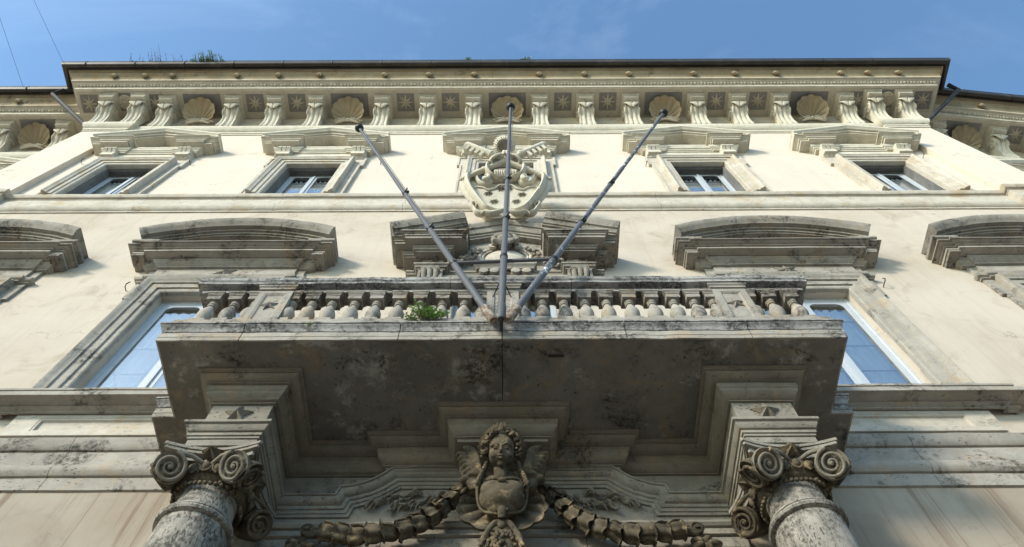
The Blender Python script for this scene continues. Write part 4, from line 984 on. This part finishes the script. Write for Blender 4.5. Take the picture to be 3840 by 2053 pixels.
# ================================================================== GARLANDS
gpts = [(-2.03, 7.56), (-1.90, 7.52), (-1.75, 7.49), (-1.59, 7.47), (-1.43, 7.46), (-1.25, 7.48), (-1.08, 7.53), (-.95, 7.59), (-.81, 7.68), (-.70, 7.79), (-.61, 7.93), (-.53, 8.07), (-.46, 8.17), (-.39, 8.30)]
def lerp_path(pts, t):
    L_ = [0]
    for a, b in zip(pts[:-1], pts[1:]): L_.append(L_[-1] + (Vector(b) - Vector(a)).length)
    d = t * L_[-1]
    for i in range(len(pts) - 1):
        if d <= L_[i + 1] or i == len(pts) - 2:
            u = (d - L_[i]) / (L_[i + 1] - L_[i]); a, b = Vector(pts[i]), Vector(pts[i + 1]); return a.lerp(b, u), (b - a).normalized()
def garland(s, label):
    th = thing('garland', label, 'garland', (s * 1.3, -.3, 7.5), 'stone garlands beside the winged bust'); I = Matrix.Translation((s * 1.3, -.3, 7.5)).inverted()
    rr = random.Random(11 + s); N = 11
    core = NEW(); tube(core, [(s * x * -1, -.24, z) for x, z in gpts], [.03] + [.05] * 10 + [.045, .04, .03], 10); loc_obj(obj('garland_core', core, 'carved', th, 60), I)
    for k in range(N):
        t = .07 + .88 * (k + .5) / N; c, d = lerp_path(gpts, t); R = .092 - .025 * max(0, (t - .75) / .25) - .02 * max(0, (.2 - t) / .2)
        bm = NEW(); c3 = Vector((-s * c.x, -.28, c.y)); dx = Vector((-s * d.x, 0, d.y)); nz_ = Vector((0, -1, 0)); up_ = dx.cross(nz_)
        if up_.z < 0: up_ = -up_
        dx = (dx + nz_ * rr.uniform(-.25, .25) + up_ * rr.uniform(-.2, .2)).normalized(); c3 = c3 + up_ * rr.uniform(-.012, .012)
        # bell-shaped calyx: overlapping petals curling outwards at the outer end
        ph = rr.uniform(0, 6); npt = 30; rings = []
        for ax, rf, md in ((.09, .15, 0), (.085, .5, .08), (.06, .88, .18), (.02, 1.06, .24), (-.025, 1.05, .28), (-.055, 1.02, .34), (-.08, 1.22, .42), (-.075, 1.25, .44), (-.05, .85, .3), (-.035, .3, 0)):
            rw = []
            for j in range(npt):
                a = 2 * pi * j / npt; m_q = 1 + md * (abs(sin(2.5 * a + ph)) - .6); rw.append(bm.verts.new(c3 + dx * (ax - .02 * md * 3 * abs(cos(2.5 * a + ph))) + (nz_ * cos(a) + up_ * sin(a)) * R * rf * m_q))
            rings.append(rw)
        for i in range(len(rings) - 1):
            for j in range(npt): bm.faces.new((rings[i][j], rings[i][(j + 1) % npt], rings[i + 1][(j + 1) % npt], rings[i + 1][j]))
        bm.faces.new(rings[0]); bm.faces.new(rings[-1][::-1])
        for j in range(3):
            a = rr.uniform(-.9, 1.2) + j * 1.1; rd = nz_ * cos(a) + up_ * sin(a)
            tube(bm, [c3 + dx * .05 + rd * R * .9, c3 + rd * R * 1.12, c3 - dx * .05 + rd * R * 1.15, c3 - dx * .09 + rd * R * 1.35], [.012, .03, .028, .006], 7, .5)
        loc_obj(obj('garland_bell', bm, 'carved', th, 50, jit=.006), I)
    # scroll end and knot
    bm = NEW(); c = Vector((s * 2.06, -.24, 7.57)); lathe(bm, [(.075, -.02), (.08, .03), (.055, .045), (.045, .03), (.03, .03), (.025, .055)], c, 18, Matrix.Rotation(pi / 2, 3, 'X'))
    tube(bm, [c + Vector((s * .01, 0, -.07)), c + Vector((-s * .06, .0, -.065)), c + Vector((-s * .15, 0, -.03))], [.03, .035, .03], 7); loc_obj(obj('scroll', bm, 'carved', th, 50), I)
    bm = NEW()
    for k in range(5):
        a = k * 1.25; tube(bm, [(s * 2.12, -.18, 7.40), (s * 2.12 + .07 * cos(a), -.22, 7.40 + .05 * sin(a)), (s * 2.12 + .15 * cos(a), -.20, 7.40 + .075 * sin(a)), (s * 2.12 + .12 * cos(a + .5), -.17, 7.40 + .08 * sin(a + .5))], [.02, .04, .03, .015], 7)
    loc_obj(obj('ribbon_knot', bm, 'carved', th, 60), I)
    for k, (x0, z0_, dxx, am) in enumerate(((.66, 8.28, .22, .03), (.82, 8.20, .26, .04), (.95, 8.34, .24, -.03), (1.08, 8.16, .22, .05), (1.2, 8.28, .25, .03), (1.36, 8.2, .2, -.03), (.74, 8.12, .2, .04))):
        bm = NEW(); n_ = 9
        pts = [Vector((s * (x0 + dxx * i / n_), -.07 - .03 * abs(sin(i * .9 + k)), z0_ + am * sin(i * .95 + k) - .09 * (i / n_) ** 1.5)) for i in range(n_ + 1)]
        tube(bm, pts, [.02 + .022 * abs(sin(i * .8 + k)) * (1 - i / n_) + .004 for i in range(n_ + 1)], 7, .6)
        for i in (2, 4, 6): tube(bm, [pts[i], pts[i] + Vector((s * .03, -.01, -.04)), pts[i] + Vector((s * .055, .01, -.09 - .02 * (k % 2)))], [.016, .018, .005], 6, .6)
        loc_obj(obj('carved_leaf', bm, 'portal', th, 60, jit=.005), I)
garland(-1, 'heavy stone garland of bell flowers sagging from the bust to the left column')
garland(1, 'heavy stone garland of bell flowers sagging from the bust to the right column')

# ================================================================== CARTOUCHE WITH MASK
ct = thing('cartouche', 'oval stone cartouche with bearded mask on top under the broken pediment', 'carving', (0, -.1, 14.9)); IC = Matrix.Translation((0, -.1, 14.9)).inverted()
ov = lambda k, R1, R2, y: (R1 * cos(k), y, 14.88 + R2 * sin(k))
bm = NEW(); lathe(bm, [(.50, -.02), (.50, .08), (.47, .10)], (0, 0, 0), 48); bm.verts.ensure_lookup_table()
for v in bm.verts: x, y, z = v.co; v.co = Vector((x, -.08 - z, 14.86 + y * .9))
n = 48; 
for Rr, yy, ra in ((.50, -.21, .035), (.44, -.20, .022)):
    ring = [Vector((Rr * cos(2 * pi * k / n), yy, 14.86 + Rr * .9 * sin(2 * pi * k / n))) for k in range(n + 1)]; tube(bm, ring, ra, 8)
ell(bm, (0, -.15, 14.86), (.40, .14, .36), sub=3)
for s in (-1, 1):
    lathe(bm, [(.085, -.06), (.085, .0), (.03, .0), (.03, -.03)], (s * .25, -.30, 15.25), 16, Matrix.Rotation(pi / 2, 3, 'X')); tube(bm, [(s * .25, -.25, 15.32), (s * .34, -.2, 15.32), (s * .46, -.15, 15.2)], .035, 7)
loc_obj(obj('oval_shield', bm, 'trav_light', ct, 50), IC)
bm = NEW(); c0 = Vector((0, -.27, 15.50)); rr = random.Random(2)
ell(bm, c0, (.125, .12, .17), sub=3); ell(bm, c0 + Vector((0, -.11, -.03)), (.028, .035, .05)); ell(bm, c0 + Vector((0, -.12, -.055)), (.035, .025, .02))
for s in (-1, 1):
    ell(bm, c0 + Vector((s * .055, -.085, -.055)), (.042, .035, .04)); tube(bm, [c0 + Vector((s * .015, -.115, .035)), c0 + Vector((s * .06, -.11, .055)), c0 + Vector((s * .105, -.07, .03))], [.014, .018, .012], 6)
    ell(bm, c0 + Vector((s * .048, -.10, .015)), (.022, .016, .014))
SC = Matrix.Translation((0, -.30, 15.38)) @ Matrix.Scale(1.5, 4) @ Matrix.Translation(-c0)
mk = sculpt('mask', bm, 'trav_rail', .010, 1, parent=ct); loc_obj(mk, IC @ SC)
bm = NEW()
for s in (-1, 1):
    for k in range(12):
        a = .05 + 2.1 * k / 11; q = c0 + Vector((s * .155 * sin(a), -.03, .19 * cos(a) + .02)); ell(bm, q, (.042, .045, .04), rot=(k, k, 0), sub=2)
    for k in range(8): tube(bm, [c0 + Vector((s * (.01 + .016 * k), -.09, -.10)), c0 + Vector((s * (.02 + .018 * k), -.11, -.17)), c0 + Vector((s * (.01 + .02 * k), -.08, -.26 + .012 * k))], [.015, .022, .01], 6)
hr = obj('hair_and_beard', bm, 'trav_rail', ct, 60, jit=.01); loc_obj(hr, IC @ SC)
for s in (-1, 1):
    bm = NEW()
    for k in range(34):
        t = k / 33; x = s * (.50 + .55 * t); z = 15.08 - .62 * t - .16 * sin(t * pi); ell(bm, (x + rr.uniform(-.07, .07), -.24 + rr.uniform(-.05, .03), z + .06 + rr.uniform(-.09, .09)), (.06, .05, .045), rot=(rr.uniform(0, 3), rr.uniform(0, 3), 0), sub=1)
    loc_obj(obj('fruit_festoon', bm, 'trav_rail', ct, 60), IC)
bm = NEW()
sweep(bm, [(0, 14.22), (.04, 14.22), (.06, 14.28), (.10, 14.31), (.10, 14.38), (.07, 14.40), (0, 14.42)], [(-.50, -.13), (-.50, -.22), (.50, -.22), (.50, -.13)])
for x in (-.40, -.20, .20, .40): lathe(bm, [(.085, -.08), (.09, .02), (.05, .03)], (x, -.24, 14.15), 16, Matrix.Rotation(pi / 2, 3, 'X'))
loc_obj(obj('bracket_shelf', bm, 'trav', ct, 45, jit=.003), IC)

# ================================================================== COAT OF ARMS
sl_ = math.atan(.30)
CAM = Matrix.Translation((0, -.42, 16.3)) @ Matrix.Rotation(sl_, 4, 'X')
# local: x right, z up along the leaning plane, -y towards the street
arms = thing('coat_of_arms', 'leaning cream stone coat of arms with six stars, tiara and crossed keys', 'coat of arms'); arms.matrix_basis = CAM
half = [(0, .10), (.20, .06), (.43, .10), (.50, .22), (.56, .36), (.70, .62), (.84, .94), (.93, 1.28), (.92, 1.52), (.80, 1.64), (.66, 1.58), (.60, 1.42), (.52, 1.24), (.36, 1.18), (.30, 1.30), (.14, 1.34), (0, 1.33)]
outl = half + [(-x, z) for x, z in half[-2:0:-1]]
bm = NEW(); plate(bm, outl, [], -.10, .02); plate(bm, [(-.36, 1.30), (.36, 1.30), (.42, 1.62), (.36, 1.92), (.16, 2.04), (-.16, 2.04), (-.36, 1.92), (-.42, 1.62)], [], -.12, -.03); obj('cartouche_back', bm, 'cream_stone', arms, jit=.004)
fld = [(0, .34), (.18, .31), (.33, .35), (.46, .47), (.61, .79), (.73, 1.10), (.62, 1.15), (.5, 1.12), (.38, 1.02), (.24, 1.08), (.14, 1.21), (0, 1.19)]
fl = fld + [(-x, z) for x, z in fld[-2:0:-1]]
bm = NEW(); plate(bm, fl, [], .0, .06)
f_ = obj('shield', bm, 'cream_stone', arms)
ring = [Vector((x, -.07, z)) for x, z in fl]; ring.append(ring[0]); bm = NEW(); tube(bm, ring, .028, 7); obj('shield_rim', bm, 'cream_stone', arms, 60)
for s in (-1, 1):
    bm = NEW()  # outer flaring scroll border
    P_ = [(.12, .20), (.30, .20), (.42, .24), (.52, .38), (.64, .62), (.78, .94), (.86, 1.26), (.86, 1.48), (.78, 1.60), (.68, 1.55), (.64, 1.42), (.56, 1.28), (.45, 1.22), (.36, 1.26), (.33, 1.36), (.40, 1.42), (.46, 1.38)]
    tube(bm, [(s * x, -.09 - .05 * sin(i * .5), z) for i, (x, z) in enumerate(P_)], [.06, .10, .12, .12, .13, .14, .15, .15, .13, .11, .10, .09, .085, .08, .07, .055, .02], 10, .42)
    tube(bm, [(s * x * 1.09, -.02, z) for x, z in P_[2:9]], [.05, .07, .07, .08, .09, .09, .05], 8)
    # lower curl
    tube(bm, [(s * x, -.10, z) for x, z in ((.40, .15), (.52, .10), (.62, .16), (.68, .30), (.74, .42), (.68, .50), (.62, .42), (.66, .34))], [.07, .09, .09, .08, .08, .07, .05, .02], 9, .5)
    tube(bm, [(s * x, -.16, z) for x, z in ((.05, .20), (.14, .10), (.30, .04), (.44, .10), (.52, .02))], [.03, .07, .08, .06, .02], 9, .6)
    # upper scrolls beside the ribbons
    tube(bm, [(s * x, -.12, z) for x, z in ((.06, 1.36), (.20, 1.40), (.34, 1.48), (.42, 1.66), (.40, 1.86), (.30, 2.0), (.18, 2.04))], [.07, .11, .15, .17, .16, .13, .06], 10, .36)
    tube(bm, [(s * x, -.18, z) for x, z in ((.50, 1.34), (.44, 1.30), (.38, 1.36), (.41, 1.44), (.47, 1.42))], [.05, .07, .06, .05, .03], 8)
    obj('scroll_border', bm, 'cream_stone', arms, 60)
    bm = NEW()
    for k in range(5): tube(bm, [(s * .05 * k + s * .02, -.14, 1.70), (s * (.05 * k + .03), -.22, 1.55), (s * (.05 * k + .02), -.17, 1.42)], [.02, .03, .02], 7)
    obj('palmette', bm, 'cream_stone', arms, 60)
bm = NEW()
for x, z in ((-.38, .90), (-.25, .62), (.23, .61), (.36, .86), (-.08, 1.08), (.06, 1.09)):
    pass
for x, z in ((-.38, .90), (-.25, .60), (.23, .60), (.36, .86), (-.10, 1.07), (.07, 1.08)):
    b = NEW(); star(b, 8, .105, .038, .05, FRONT(x, -.061, z), rot=.2); obj('star', b, 'trav', arms)
SMOOTH[0] = False
# crossed keys
for s in (-1, 1):
    bm = NEW(); a = Vector((-s * .98, -.10, 1.42)); b = Vector((s * .90, -.30, 2.52)); d = (b - a).normalized(); up_ = Vector((-d.z * s, 0, d.x * s)).normalized() * (1 if d.x * s > 0 else -1)
    if up_.z < 0: up_ = -up_
    tube(bm, [a, a.lerp(b, .05), a.lerp(b, .12), a.lerp(b, .16), a.lerp(b, .5), a.lerp(b, .68), a.lerp(b, .7), a.lerp(b, .74), b, b + d * .05], [.04, .075, .055, .07, .065, .07, .115, .095, .09, .06], 12)
    ell(bm, a - d * .02, (.05, .05, .05)); ell(bm, a.lerp(b, .26), (.09, .08, .09)); ell(bm, a.lerp(b, .31), (.07, .07, .07))
    for k in range(4):   # wards
        q = a.lerp(b, .78 + .06 * k); dn = -up_
        w = .24 if k % 2 == 0 else .2
        c1_ = q + dn * .12; 
        vs = box(bm, -.035, .035, -.07, .07, -w / 2, w / 2); rot = frame_m(c1_, d, Vector((0, 1, 0))) 
        for v in vs: v.co = rot @ Vector((v.co.x, v.co.y, v.co.z))
    c = a.lerp(b, .13); obj('key', bm, 'cream_stone', arms, 50)
SMOOTH[0] = True
# tiara, mouth towards the viewer
TM = frame_m((-.03, -.30, 2.42), (1, 0, 0), (0, -.55, -.8)); 
bm = NEW(); R3 = Matrix.Rotation(rad(-28), 3, 'X')
lathe(bm, [(.10, .03), (.16, .0), (.185, -.01), (.20, .03), (.215, .10), (.24, .2), (.245, .32), (.225, .42), (.17, .52), (.09, .58), (.03, .60)], (-.03, -.33, 2.42), 32, R3)
for zc, R_i in ((.03, .21), (.20, .25), (.38, .245)):
    for k in range(26):
        a = 2 * pi * k / 26; q = R3 @ Vector((R_i * cos(a), R_i * sin(a), zc + (.03 if k % 2 else 0))) + Vector((-.03, -.33, 2.42)); ell(bm, q, (.022, .022, .03), sub=1)
ell(bm, R3 @ Vector((0, 0, .63)) + Vector((-.03, -.33, 2.42)), (.05, .05, .06)); obj('tiara', bm, 'cream_stone', arms, 55)
bm = NEW(); lathe(bm, [(.135, -.016), (.14, .03), (.10, .031)], (-.03, -.33, 2.42), 24, R3); obj('tiara_shade_disc', bm, 'trav_rail', arms)  # solid darker disc stands in for the shaded hollow
bm = NEW()
for s in (-1, 1):
    tube(bm, [(s * .04, -.24, 2.30), (s * .08, -.30, 2.16), (s * .16, -.33, 2.06), (s * .26, -.32, 2.0), (s * .34, -.28, 1.92), (s * .30, -.22, 1.84)], [.03, .05, .07, .08, .07, .03], 9, .5)
    tube(bm, [(s * .03, -.24, 2.34), (s * .03, -.34, 2.2), (s * .06, -.36, 2.04)], [.03, .045, .03], 8, .5)
obj('ribbon', bm, 'cream_stone', arms, 60)

SMOOTH[0] = False
# ================================================================== FLAGPOLES
def pole(B, T, label, mat, bar=False):
    B, T = Vector(B), Vector(T); th = thing('flagpole', label, 'flagpole', B, 'flagpoles fanning up from the balcony'); D = T - B
    bm = NEW(); f = [(0.035, .046), (.2, .046), (.201, .042), (.36, .041), (.361, .036), (.62, .034), (.621, .031), (.985, .028)]
    tube(bm, [D * t for t, r_ in f], [r_ for t, r_ in f], 14); obj('pole', bm, mat, th, 60)
    bm = NEW(); tube(bm, [D * -.004, D * .0, D * .035, D * .038], [.045, .056, .054, .047], 16); obj('socket', bm, 'rust' if mat != 'pole' or B.x < -.05 else 'pole', th, 60)
    bm = NEW(); tube(bm, [D * .984, D * .988, D * .991, D * .998, D * 1.0, D * 1.004], [.03, .06, .085, .085, .06, .02], 14); obj('finial', bm, 'clamp', th, 50)
    for t in (.195, .345, .53):
        bm = NEW(); r_ = .052 if t < .2 else .047 if t < .36 else .042; tube(bm, [D * (t - .003), D * (t + .004)], r_, 14)
        if t > .2: tube(bm, [D * t + Vector((.0, -.04, 0)), D * t + Vector((.035, -.075, .01)), D * (t + .008) + Vector((.05, -.06, .02))], .014, 6); box_ = D * t; ell(bm, box_ + Vector((.045, -.03, 0)), (.03, .03, .035), sub=1)
        obj('clamp', bm, 'clamp', th, 50)
    bm = NEW(); sd = .045   # halyard
    tube(bm, [D * t + Vector((sd, -.02, 0)) for t in (.34, .5, .7, .98)], .006, 5); obj('halyard', bm, 'pole', th, 60)
    return th
pl_ = [((-.11, -1.90, 9.18), (-2.86, -2.5, 16)), ((-.01, -1.92, 9.18), (.12, -2.9, 16)), ((.08, -1.90, 9.18), (3.11, -2.77, 16))]
P1 = pole(*pl_[0], 'left flagpole leaning out towards the left above the balcony', 'pole')
P2 = pole(*pl_[1], 'upright middle flagpole in front of the coat of arms', 'pole')
P3 = pole(*pl_[2], 'right flagpole with white peeling paint leaning out to the right', 'pole_rough')
a = Vector(pl_[0][0]).lerp(Vector(pl_[0][1]), .197); b = Vector(pl_[2][0]).lerp(Vector(pl_[2][1]), .197); m_ = Vector(pl_[1][0])
bm = NEW(); dv = (b - a).normalized(); tube(bm, [a - m_, (b - m_)], .028, 8); o = obj('crossbar', bm, 'pole', P2)
bm = NEW(); tube(bm, [(0, .02, .0), (0, .0, -.03), (0, .03, -.05)], [.03, .03, .015], 8); tube(bm, [(0, .0, .05), (0, .25, .02)], .02, 6); obj('mounting_bolt', bm, 'iron', P2)
bm = NEW(); 
for s in (-1, 1): tube(bm, [(s * .03, .02, .9 + .1), (s * .14, .25, .92)], .008, 5)
obj('stay', bm, 'iron', P2)

# ================================================================== DRAINPIPES, HOOKS, CABLES, PLANTS
def drain(pts, label):
    P0 = Vector(pts[0]); th = thing('drainpipe', label, 'drainpipe', P0, 'drainpipes at the cornice corners')
    bm = NEW(); tube(bm, [Vector(q) - P0 for q in pts], .075, 12); obj('pipe', bm, 'pipe', th, 60)
    for q in pts[1:-1]:
        bm = NEW(); ell(bm, Vector(q) - P0, (.075, .075, .075)); obj('elbow', bm, 'pipe', th, 60)
    bm = NEW(); d = (Vector(pts[-1]) - Vector(pts[-2])).normalized(); c = Vector(pts[-2]).lerp(Vector(pts[-1]), .45) - P0; tube(bm, [c - d * .03, c + d * .03], .075, 12); obj('collar', bm, 'pipe', th, 60)
drain([(-15.65, -.93, 28.14), (-15.92, -.84, 27.86), (-13.80, .05, 26.0), (-13.80, .2, 20)], 'grey drainpipe bending back from the left gutter to the wall corner')
drain([(15.62, -.99, 28.14), (15.88, -.86, 27.86), (13.80, .05, 26.0), (13.80, .2, 20)], 'grey drainpipe bending back from the right gutter to the wall corner')
def hook(x, z, label, s=1, y=-.003):
    bm = NEW(); tube(bm, [(0, .02, 0), (0, -.08, 0), (s * .02, -.13, .03), (s * .05, -.13, .10), (s * .03, -.11, .16)], [.010, .010, .011, .011, .007], 6)
    o = obj('iron_hook', bm, 'iron', None, 60, loc=(x, y, z)); tag(o, label, 'hook', 'iron hooks on the wall')
hook(-6.98, 13.86, 'small iron hook on the wall left of the big left window frame', 1)
hook(6.98, 13.86, 'small iron hook on the wall right of the big right window frame', 1)
hook(-12.1, 22.1, 'small iron hook left of the leftmost upper window', 1)
hook(-8.95, 21.95, 'small iron hook right of the leftmost upper window', -1)
hook(12.0, 22.3, 'small iron hook right of the rightmost upper window', 1)
hook(-3.55, 21.9, 'small iron hook right of the upper window left of the coat of arms', 1)
hook(3.9, 21.6, 'small iron hook left of the upper window right of the coat of arms', 1)
for pts, lb_ in (([(-15.55, -1.8, 28.35), (-15.60, -4.1, 27.6), (-15.6, -15, 25.5)], 'thin blue cable running from the left roof corner over the street'),
                 ([(-17.2, -1.0, 28.35), (-16.85, -3.3, 27.6), (-15.9, -15, 25.5)], 'faint thin cable at the far left edge of the sky')):
    bm = NEW(); tube(bm, pts, .006, 6); tag(obj('overhead_cable', bm, 'cable', None, 60), lb_, 'cable', 'cables over the street')
def leafbm(n, spread, hgt, size, seed, stems=8, wx=1., base=.1):
    rr = random.Random(seed); st = NEW(); lf = NEW(); tips = []
    for i in range(stems):
        a = rr.uniform(0, 2 * pi); e = rr.uniform(.2, 1); tx = cos(a) * spread * e * wx; ty = -abs(sin(a)) * spread * e * .8; tz = hgt * (1.1 - .6 * e) * rr.uniform(.7, 1.1)
        pts = [(0 + tx * base, 0, 0), (tx * (base + .1 + .35 * (1 - base)), ty * .4, tz * .6), (tx, ty, tz)]; tube(st, pts, [.007, .005, .002], 4)
        for k in range(n // stems):
            t = rr.uniform(.25, 1); b = Vector(pts[1]).lerp(Vector(pts[2]), (t - .4) / .6) if t > .4 else Vector(pts[0]).lerp(Vector(pts[1]), t / .4)
            d = Vector((rr.uniform(-1, 1), rr.uniform(-1, 1), rr.uniform(-.4, 1))).normalized(); sd = d.cross(Vector((rr.uniform(-1, 1), rr.uniform(-1, 1), 1))).normalized(); L_ = size * rr.uniform(.6, 1.2)
            v = [lf.verts.new(b), lf.verts.new(b + d * L_ * .5 + sd * L_ * .22), lf.verts.new(b + d * L_), lf.verts.new(b + d * L_ * .5 - sd * L_ * .22)]; lf.faces.new(v)
    return st, lf
def plant(name, loc, label, cat, n, spread, hgt, size, seed, mat='leaf', stems=8, wx=1., group=None, base=.1):
    th = thing(name, label, cat, loc, group); st, lf = leafbm(n, spread, hgt, size, seed, stems, wx, base)
    obj('stem', st, 'stem', th, 60); obj('foliage', lf, mat, th, 180)
plant('balcony_shrub', (-.93, -1.74, 9.38), 'small bright green shrub growing from the balcony edge before the balusters', 'plant', 480, .30, .30, .055, 4, stems=26)
plant('wall_weed', (-2.27, -1.79, 9.24), 'tiny pale weed on the balcony slab edge', 'weed', 40, .05, .07, .025, 6, stems=6)
plant('roof_weed', (-10.5, -1.80, 28.34), 'wide tuft of green weeds on the left part of the gutter', 'weed', 1100, .62, .085, .05, 8, stems=110, wx=1., base=.95, group='weeds growing in the gutter')
plant('roof_weed', (-12.3, -1.80, 28.33), 'thin reddish dry weeds on the gutter near the left corner', 'weed', 220, .9, .10, .04, 9, 'leaf_red', 40, 1.4, 'weeds growing in the gutter', .95)
plant('roof_weed', (-1.4, -1.80, 28.36), 'small green tuft on the gutter just left of the middle', 'weed', 200, .26, .2, .07, 10, stems=16, group='weeds growing in the gutter')
plant('roof_weed', (.65, -1.80, 28.36), 'small green tuft on the gutter just right of the middle', 'weed', 170, .3, .16, .07, 12, stems=16, group='weeds growing in the gutter')
